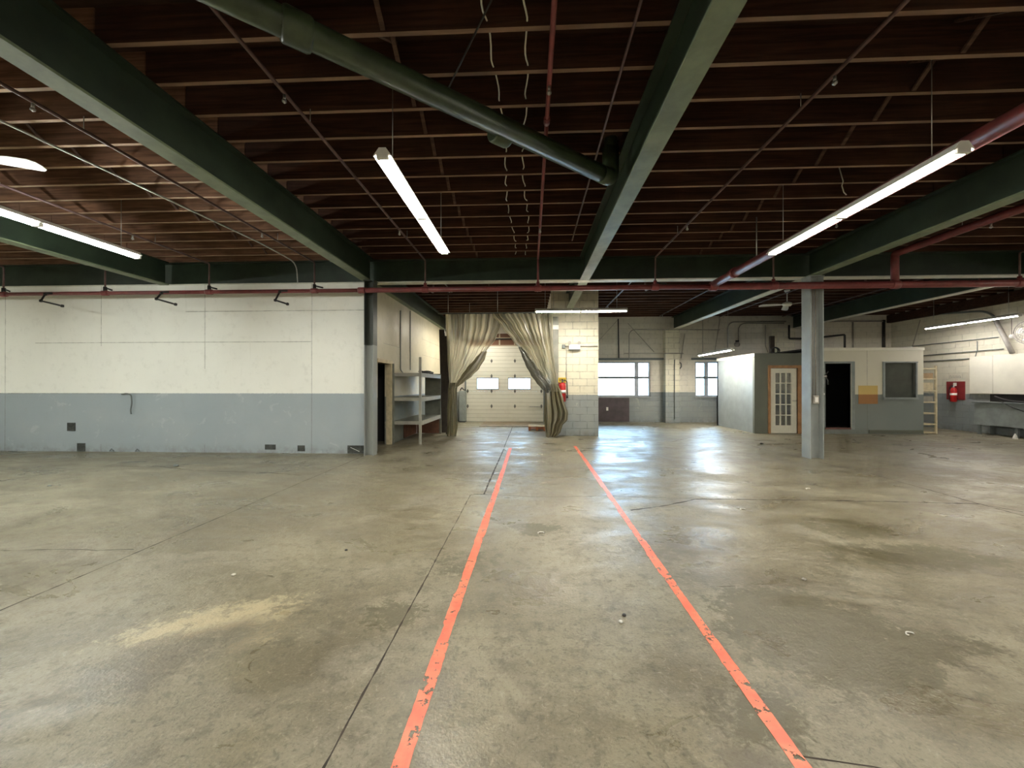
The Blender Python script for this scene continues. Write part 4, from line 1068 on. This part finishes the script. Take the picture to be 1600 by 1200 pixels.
# bench against the right wall
BXF = 13.2
bl = on_x(1522, 640, BXF).y; br_ = bl - 3.2
bn = thing('grey_workbench', ((BXF+XR)/2, (bl+br_)/2, 0), 'long grey panelled workbench under the white boards at right wall', 'workbench')
MB().box(BXF, XR-0.03, br_, bl, 0.28, 0.92).build('body', M['bench'], bn, bevel=0.01)
MB().box(BXF-0.04, XR-0.01, br_-0.03, bl+0.03, 0.92, 0.955).build('bench_top', M['darkgrey'], bn, bevel=0.005)
MB().box(XR-0.05, XR-0.01, br_, bl, 0.955, 1.18).build('back_panel', M['black'], bn)
for yy in (bl-0.1, bl-1.0, bl-1.9, br_+0.1):
    for xx in (BXF+0.05, XR-0.1):
        MB().box(xx-0.03, xx+0.03, yy-0.03, yy+0.03, 0.0, 0.28).build('leg', M['darkgrey'], bn)
a = on_x(1536, 618, BXF+0.1)
o = MB().tube(arc_path([(BXF+0.2, bl-0.35, 1.12), (BXF+0.1, bl-0.6, 1.05), (BXF+0.05, bl-0.9, 0.99), (BXF+0.1, bl-1.5, 0.985), (BXF+0.1, br_+0.3, 0.985)], 0.15), 0.025, 8).build('bench_hose', M['rubber'])
tag(o, 'black rubber hose lying over the top of the grey workbench', 'hose')
o = MB().tube(arc_path([(BXF-0.02, bl-0.7, 0.98), (BXF-0.05, bl-1.05, 0.8), (BXF-0.045, bl-1.5, 0.66), (BXF-0.05, bl-1.9, 0.75)], 0.2), 0.014, 8).build('power_cord', M['rubber'], bn)
bt = on_z(1588, 679.5)
o = MB().lathe([(0.045, 0.0), (0.05, 0.01), (0.035, 0.08), (0.016, 0.12), (0.018, 0.14)], (13.0, on_x(1586, 682, 13.0).y, 0.0), 14).build('white_bottle', M['whiteenamel'])
tag(o, 'small white bottle standing on floor before the workbench', 'bottle')
# slatted timber rack beside the office
rx0, rx1 = OX[1]+0.01, on_y(1463.5, 600, 12.3).x
rk = thing('timber_rack', ((rx0+rx1)/2, 12.45, 0), 'tall narrow cream timber shelf rack standing against right end of office', 'shelf rack')
for xx in (rx0, rx1-0.05):
    for yy in (12.28, 12.7): MB().box(xx, xx+0.05, yy, yy+0.04, 0, 2.02).build('post', M['palewood'], rk)
lev = [on_y(1450, p, 12.3).z for p in (576, 592, 610.5, 628.5, 646, 663, 676)]
for z in lev: MB().box(rx0+0.05, rx1-0.05, 12.28, 12.74, z-0.02, z+0.02).build('shelf', M['palewood'], rk)
for i, (z, hh, mt) in enumerate(((lev[1], 0.15, 'cardboard'), (lev[2], 0.22, 'palewood'), (lev[3], 0.16, 'conduit'), (lev[2]+0.22, 0.0, ''))):
    if not mt: continue
    b_ = MB().box(rx0+0.07, rx1-0.08, 12.32, 12.68, z+0.02, z+0.02+hh).build('storage_box', M[mt], bevel=0.005)
    tag(b_, ('brown box on the top compartment of the cream rack', 'cream box on the second compartment of the cream rack', 'grey-tan box in the third compartment of cream rack')[i], 'box')

# ------------------------------------------------------------------ pier things
py_ = 11.4
cnd = on_y(935, 541, py_-0.03)
tag(MB().tube([on_y(882, 541, py_-0.03), on_y(934, 541, py_-0.03)], 0.013, 8).build('pier_conduit', M['conduit']), 'grey conduit running across the block pier above the emergency light', 'conduit')
tag(MB().tube([on_y(885, 543, py_-0.03), on_y(885, 596, py_-0.03)], 0.009, 8).build('pier_conduit', M['conduit']), 'thin vertical conduit down the block pier toward the extinguisher', 'conduit')
a, b = on_y(889, 546, py_-0.1), on_y(906.5, 538.5, py_-0.1)
o = thing('emergency_light', ((a.x+b.x)/2, py_-0.06, a.z), 'white emergency light box with two lamp heads on block pier', 'emergency light')
MB().box(a.x, b.x, py_-0.13, py_, a.z, b.z).build('battery_case', M['whiteenamel'], o, bevel=0.006)
MB().box(a.x, b.x, py_-0.125, py_-0.01, a.z-0.015, a.z).build('base', M['darkgrey'], o)
for xx in (a.x+0.02, b.x-0.03):
    MB().lathe([(0.02, 0.0), (0.04, -0.02), (0.045, -0.07)], (xx, py_-0.05, b.z+0.05), 14, axis='y').build('lamp_head', M['conduit'], o)
a = on_y(881, 541, py_-0.05)
tag(MB().box(a.x-0.05, a.x+0.04, py_-0.06, py_, a.z-0.06, a.z+0.05).build('junction_box', M['darkgrey'], bevel=0.006), 'small dark junction box at left end of the pier conduit', 'junction box')
a, b = on_y(873, 597.5, py_-0.01), on_y(884.5, 590, py_-0.01)
m = MB().box(a.x-0.05, b.x, py_-0.014, py_, a.z, b.z)
o = m.build('yellow_sign', M['yellow']); tag(o, 'yellow sign strip above the extinguisher on the block pier', 'sign')
for k in range(4):
    MB().box(b.x-0.05-k*0.045, b.x-0.025-k*0.045, py_-0.0155, py_-0.014, a.z+0.025, b.z-0.03).build('lettering', M['black'], o)
e2 = on_y(879, 627, py_-0.15)
tag(MB().box(e2.x-0.16, e2.x+0.10, py_-0.012, py_, e2.z+0.0, e2.z+0.58).build('extinguisher_board', M['boardred'], bevel=0.003), 'red backing board behind the extinguisher on the block pier', 'board')
make_extinguisher((e2.x, py_-0.11, e2.z-0.02), 'large red fire extinguisher on the block pier behind the curtain edge', 1.25, 'y')
# grey post at the pier, seen through the curtain
o = thing('curtain_post', (on_y(867, 600, 11.2).x, 11.2, 0), 'grey steel post in front of the pier that carries the curtain rail', 'post')
px0 = on_y(867, 600, 11.2).x
MB().box(px0-0.11, px0+0.09, 11.12, 11.3, 0, 3.36).build('post', simple('post_grey', (0.19, 0.19, 0.16), 0.45, 0, 0.2, 5, 0.1), o, bevel=0.01)
MB().box(px0-0.07, px0+0.1, 11.10, 11.12, 3.0, 3.12).build('bracket', M['whiteenamel'], o)

# ------------------------------------------------------------------ vinyl curtains
YCU = 11.0
def curtain(rows, folds, amp, mat, name, parent, y0=YCU, nx=90, nz=60, phase=0.0, seed=1):
    rnd = random.Random(seed)
    ph = [rnd.uniform(-0.5, 0.5) for _ in range(12)]
    m = MB(); grid = []
    ys = [r[0] for r in rows]
    for j in range(nz+1):
        py = ys[0] + (ys[-1]-ys[0])*j/nz
        for i in range(len(rows)-1):
            if rows[i][0] <= py <= rows[i+1][0] + 1e-6: break
        t = (py-rows[i][0])/(rows[i+1][0]-rows[i][0]); ts = t*t*(3-2*t)*0.5 + t*0.5
        l = rows[i][1]*(1-ts)+rows[i+1][1]*ts; r = rows[i][2]*(1-ts)+rows[i+1][2]*ts
        A = on_y(l, py, y0); B_ = on_y(r, py, y0)
        A.z = B_.z = (A.z + B_.z)/2
        w = (B_.x - A.x)
        row = []
        for k in range(nx+1):
            s = k/nx
            a = 2*math.pi*folds*s + phase + 1.2*math.sin(3.1*s*2+ph[0]*4 + j/nz*1.3)
            am = amp*min(1.0, 0.35 + w/1.3)
            dy = am*(math.sin(a) + 0.35*math.sin(2.3*a+ph[1]*5)) + 0.02*math.sin(a*0.37+j*0.15)
            dx = 0.25*w/folds*math.sin(a*1.0+1.3)*0.35
            e = min(1, s*12, (1-s)*12)
            row.append(m.bm.verts.new((A.x + w*s + dx*e, y0 + dy, max(A.z, 0.004))))
        grid.append(row)
    for j in range(nz):
        for k in range(nx):
            f = m.bm.faces.new((grid[j][k], grid[j+1][k], grid[j+1][k+1], grid[j][k+1])); f.smooth = True
    ns = [(k/nx, seed*0.37) for j in range(nz+1) for k in range(nx+1)]
    o_ = m.build(name, mat, parent, recalc=False)
    at = o_.data.color_attributes.new('fold', 'FLOAT_COLOR', 'POINT')
    for i, (a, b) in enumerate(ns): at.data[i].color = (a, b, 0, 1)
    return o_
YP_ = YCU
o = thing('vinyl_curtain', (on_y(707, 600, YP_).x, YP_, 0), 'left yellowed clear vinyl strip curtain tied back beside the shelf unit', 'curtain')
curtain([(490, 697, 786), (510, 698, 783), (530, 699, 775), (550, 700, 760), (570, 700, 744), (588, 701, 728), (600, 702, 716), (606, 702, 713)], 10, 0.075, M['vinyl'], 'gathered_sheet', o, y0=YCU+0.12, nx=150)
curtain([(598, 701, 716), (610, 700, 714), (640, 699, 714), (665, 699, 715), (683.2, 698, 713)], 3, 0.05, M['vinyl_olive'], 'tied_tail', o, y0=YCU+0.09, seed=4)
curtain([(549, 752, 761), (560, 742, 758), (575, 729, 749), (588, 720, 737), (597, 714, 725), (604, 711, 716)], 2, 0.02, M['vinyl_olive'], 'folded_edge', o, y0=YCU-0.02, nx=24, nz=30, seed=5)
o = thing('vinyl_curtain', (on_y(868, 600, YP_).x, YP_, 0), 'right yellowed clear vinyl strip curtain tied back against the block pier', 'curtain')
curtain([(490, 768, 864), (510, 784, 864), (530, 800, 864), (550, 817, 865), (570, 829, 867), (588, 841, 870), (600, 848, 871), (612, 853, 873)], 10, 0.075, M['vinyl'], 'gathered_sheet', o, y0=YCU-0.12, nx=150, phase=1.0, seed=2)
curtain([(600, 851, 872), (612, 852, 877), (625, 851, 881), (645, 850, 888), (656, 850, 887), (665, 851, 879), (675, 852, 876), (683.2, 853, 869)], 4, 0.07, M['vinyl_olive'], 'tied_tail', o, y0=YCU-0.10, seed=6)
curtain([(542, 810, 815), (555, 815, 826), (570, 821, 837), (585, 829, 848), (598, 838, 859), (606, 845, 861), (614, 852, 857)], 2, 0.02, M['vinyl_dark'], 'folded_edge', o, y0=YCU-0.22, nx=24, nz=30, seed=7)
rz = on_y(780, 490, YCU).z
o = thing('curtain_rail', (0, YCU+0.02, rz), 'dark horizontal rail the two vinyl curtains hang from', 'rail')
MB().tube([(on_y(684, 490, YCU).x, YCU+0.02, rz+0.02), (px0, YCU+0.02, rz+0.02)], 0.02, 8).build('rail_tube', M['darkgrey'], o)
for x in (on_y(700, 490, YCU).x, -0.9, px0-0.05):
    MB().tube([(x, YCU+0.02, rz+0.03), (x, YCU+0.02, ZJ)], 0.008, 6).build('hanger_rod', M['steel'], o)
# tall dark planks at the end of the dock-side wall
for (pa, pb, yy, lab) in (((686, 515), (697, 680), 12.0, 'taller dark brown plank standing behind the shelf unit near the curtain'), ((694, 525), (702, 680), 11.6, 'shorter dark brown plank standing directly behind the left curtain edge')):
    a = on_y(*pa, yy); b = on_y(*pb, yy)
    m = MB().bar(((a.x+on_y(pa[0]+9, 0, yy).x)/2, yy, a.z), ((a.x+b.x)/2+0.06, yy, 0.0), 0.17, 0.03, up=(0,1,0))
    tag(m.build('tall_plank', M['darkplank']), lab, 'plank')

# ------------------------------------------------------------------ shelf unit at the dock-side wall
SX0, SX1 = -3.38, -2.66
SY0, SY1 = 9.62, 11.75
zs = [on_y(655, 583.5, SY0).z, on_y(655, 622, SY0).z, on_y(655, 659, SY0).z]
sh = thing('shelf_unit', ((SX0+SX1)/2, (SY0+SY1)/2, 0), 'open grey wooden shelf unit of three shelves beside the side doorway', 'shelf unit')
for z in zs:
    s_ = MB().box(SX0, SX1-0.02, SY0+0.02, SY1-0.03, z-0.01, z+0.015).build('shelf', M['shelf'], sh)
    MB().box(SX1-0.02, SX1, SY0+0.06, SY1-0.03, z-0.09, z+0.015).box(SX0, SX1-0.06, SY0, SY0+0.02, z-0.07, z+0.015).build('shelf_edge', M['shelfedge'], s_)
MB().box(SX1-0.05, SX1+0.01, SY0-0.04, SY0, 0, on_y(655, 558, SY0).z).build('post', M['shelfedge'], sh)
MB().box(SX0, SX0+0.05, SY0-0.04, SY0, 0, on_y(655, 562, SY0).z-0.1).build('post', M['shelf'], sh)
MB().box(SX0+0.25, SX1+0.005, SY1-0.03, SY1, 0, 1.78).build('end_panel', M['shelf'], sh)
MB().box(SX0-0.01, SX0, SY0+0.9, SY1, 0.02, zs[2]-0.05).build('back_panel', M['brownboard'], sh)
MB().box(SX0+0.02, SX1-0.04, SY1-0.055, SY1-0.035, 0.02, zs[2]-0.03).build('end_backing', M['brownboard'], sh)
m = MB(); pts = []
rnd = random.Random(3)
for k in range(70):
    a = k*0.42; rr = 0.16 + 0.05*math.sin(k*0.7)
    pts.append((SX1-0.22 + rr*0.8*math.cos(a), 10.9 + rr*2.2*math.sin(a) + 0.1*math.sin(k*0.2), zs[0]+0.03+0.07*abs(math.sin(k*0.33))))
tag(m.tube(pts, 0.012, 6).build('cable_tangle', M['rubber']), 'tangled black cable lying on the top shelf of the grey unit', 'cable')
# thin pipes on side wall
for yy, z0, z1, lab in ((11.1, 2.0, 3.55, 'thin dark pipe running down the side wall behind the shelf unit post'), (10.25, 1.85, 3.4, 'thin dark wire running down the side wall above the shelf unit')):
    pts = [(-3.385, yy, z1), (-3.385, yy, z0), (-3.385, yy+0.35 if yy < 11 else yy+0.01, z0-0.13)]
    tag(MB().tube(arc_path(pts, 0.05), 0.012, 6).build('wall_wire', M['darkgrey']), lab, 'wire')

# ------------------------------------------------------------------ partition details
pats = [((105, 660.5), (117.5, 673.5), 'dark square patch on the grey partition, highest of the low patches'), ((120.5, 692.5), (133, 706), 'dark square patch at floor level left of partition middle'),
        ((414, 694.5), (430.5, 702.5), 'dark wide rectangular patch low on the partition'), ((465, 696), (476, 705), 'small dark square patch low on the partition'),
        ((543, 696), (571, 709.5), 'largest torn dark patch at partition base beside the corner column')]
for i, (a, b, lab) in enumerate(pats):
    A, B_ = on_y(*a, 8.21), on_y(*b, 8.21)
    o = MB().box(A.x, B_.x, 8.208, 8.2195, max(B_.z, 0.01), A.z).build('wall_patch', M['vent']); tag(o, lab, 'patch')
    if i == 4:
        MB().bar((A.x+0.07, 8.204, A.z-0.04), (A.x+0.26, 8.204, max(B_.z, 0.01)+0.04), 0.006, 0.02, up=(0,1,0)).build('torn_strip', M['whiteenamel'], o, label='white torn strip')
hk = [on_y(190, 616, 8.19), on_y(198, 614.5, 8.19), on_y(205, 617, 8.17), on_y(206, 630, 8.17), on_y(204, 641, 8.17), on_y(205, 647, 8.18)]
tag(MB().tube(arc_path(hk, 0.05), 0.014, 6).build('hanging_cable', M['darkgrey']), 'short dark cable end hooked over the paint line of the partition', 'cable')
for px, nm in ((176, 'left'), (218, 'right')):
    a = on_z(px, 706)
    tag(MB().tube([(a.x-0.05, 8.19, 0.02), (a.x, 8.18, 0.07), (a.x+0.05, 8.19, 0.02)], 0.010, 6).build('pipe_stub', M['darkgrey']), nm + ' small dark bent stub at the foot of the partition', 'stub')

# ------------------------------------------------------------------ floor markings and litter
def stripe(x, y0, y1, w, label, seed, wob):
    rnd = random.Random(seed); m = MB(); L_, R_ = [], []
    y = y0; off = 0.0; offr = 0.0
    while y < y1:
        if rnd.random() < 0.12: off = rnd.uniform(-0.008, 0.006)
        if rnd.random() < 0.10: offr = rnd.uniform(-0.006, 0.006)
        xx = x(y) + wob*math.sin(y*0.9+seed)
        L_.append((xx - w/2 + off + rnd.uniform(-0.002, 0.002), y)); R_.append((xx + w/2 + offr + rnd.uniform(-0.002, 0.002), y))
        y += 0.035
    lo = [m.bm.verts.new((a, b, 0.0005)) for a, b in L_]; ro = [m.bm.verts.new((a, b, 0.0005)) for a, b in R_]
    l2 = [m.bm.verts.new((a, b, 0.002)) for a, b in L_]; r2 = [m.bm.verts.new((a, b, 0.002)) for a, b in R_]
    for i in range(len(lo)-1):
        m.bm.faces.new((l2[i], r2[i], r2[i+1], l2[i+1])); m.bm.faces.new((lo[i], l2[i], l2[i+1], lo[i+1])); m.bm.faces.new((r2[i], ro[i], ro[i+1], r2[i+1]))
    return tag(m.build('floor_line', M['tape']), label, 'floor line')
pa, pb = on_z(626, 1200), on_z(798, 700)
stripe(lambda y: pa.x + (pb.x-pa.x)*(y-pa.y)/(pb.y-pa.y), 0.2, 9.15, 0.068, 'left worn coral-red line painted along the concrete floor', 3, 0.006)
pc, pd = on_z(1254, 1200), on_z(897, 695)
stripe(lambda y: pc.x + (pd.x-pc.x)*(y-pc.y)/(pd.y-pc.y), 0.2, 9.5, 0.066, 'right coral-red line painted along the concrete floor', 8, 0.004)
def curl(px, py, s, label, mat):
    c = on_z(px, py); pts = [(c.x + s*math.cos(a)*(1+0.3*math.sin(a*2)), c.y + s*0.8*math.sin(a), 0.006) for a in [k*0.45 for k in range(10)]]
    tag(MB().tube(pts, 0.004, 5).build('string_scrap', mat), label, 'scrap')
curl(845, 833, 0.028, 'curled pale string scrap on the floor between the red lines', M['whiteenamel'])
curl(1421, 991, 0.022, 'curled pale string scrap on the floor at right', M['whiteenamel'])
curl(1160, 796, 0.03, 'curled pale string scrap beside the crack right of the line', M['whiteenamel'])
curl(1262, 764, 0.03, 'curled pale scrap on floor before the grey column', M['whiteenamel'])
rnd = random.Random(11)
for i, (px, py, s, mt, lab) in enumerate([(970, 972, 0.012, 'whiteenamel', 'white pebble on the floor right of centre'), (975, 962, 0.013, 'black', 'black pebble near the white pebble right of centre'), (365, 899, 0.014, 'copper', 'pale crumb on the floor left of centre'),
        (541, 860, 0.012, 'black', 'dark crumb on the floor left of the joint'), (275, 729, 0.04, 'darkgrey', 'dark scrap near the partition middle'), (78, 760, 0.02, 'darkgrey', 'dark crumb at far left floor'),
        (1190, 694, 0.035, 'black', 'black clod on the floor left of the grey column'), (1256, 906, 0.014, 'conduit', 'grey pebble on the right floor')]):
    c = on_z(px, py); m = MB()
    bmesh.ops.create_icosphere(m.bm, subdivisions=2, radius=s)
    for v in m.bm.verts: v.co = Vector((v.co.x*rnd.uniform(0.8, 1.3), v.co.y*rnd.uniform(0.8, 1.3), v.co.z*0.6)) + Vector((c.x, c.y, s*0.5))
    tag(m.build('floor_crumb', M[mt]), lab, 'crumb')

for o in bpy.data.objects:
    if '_o' in o: del o['_o']
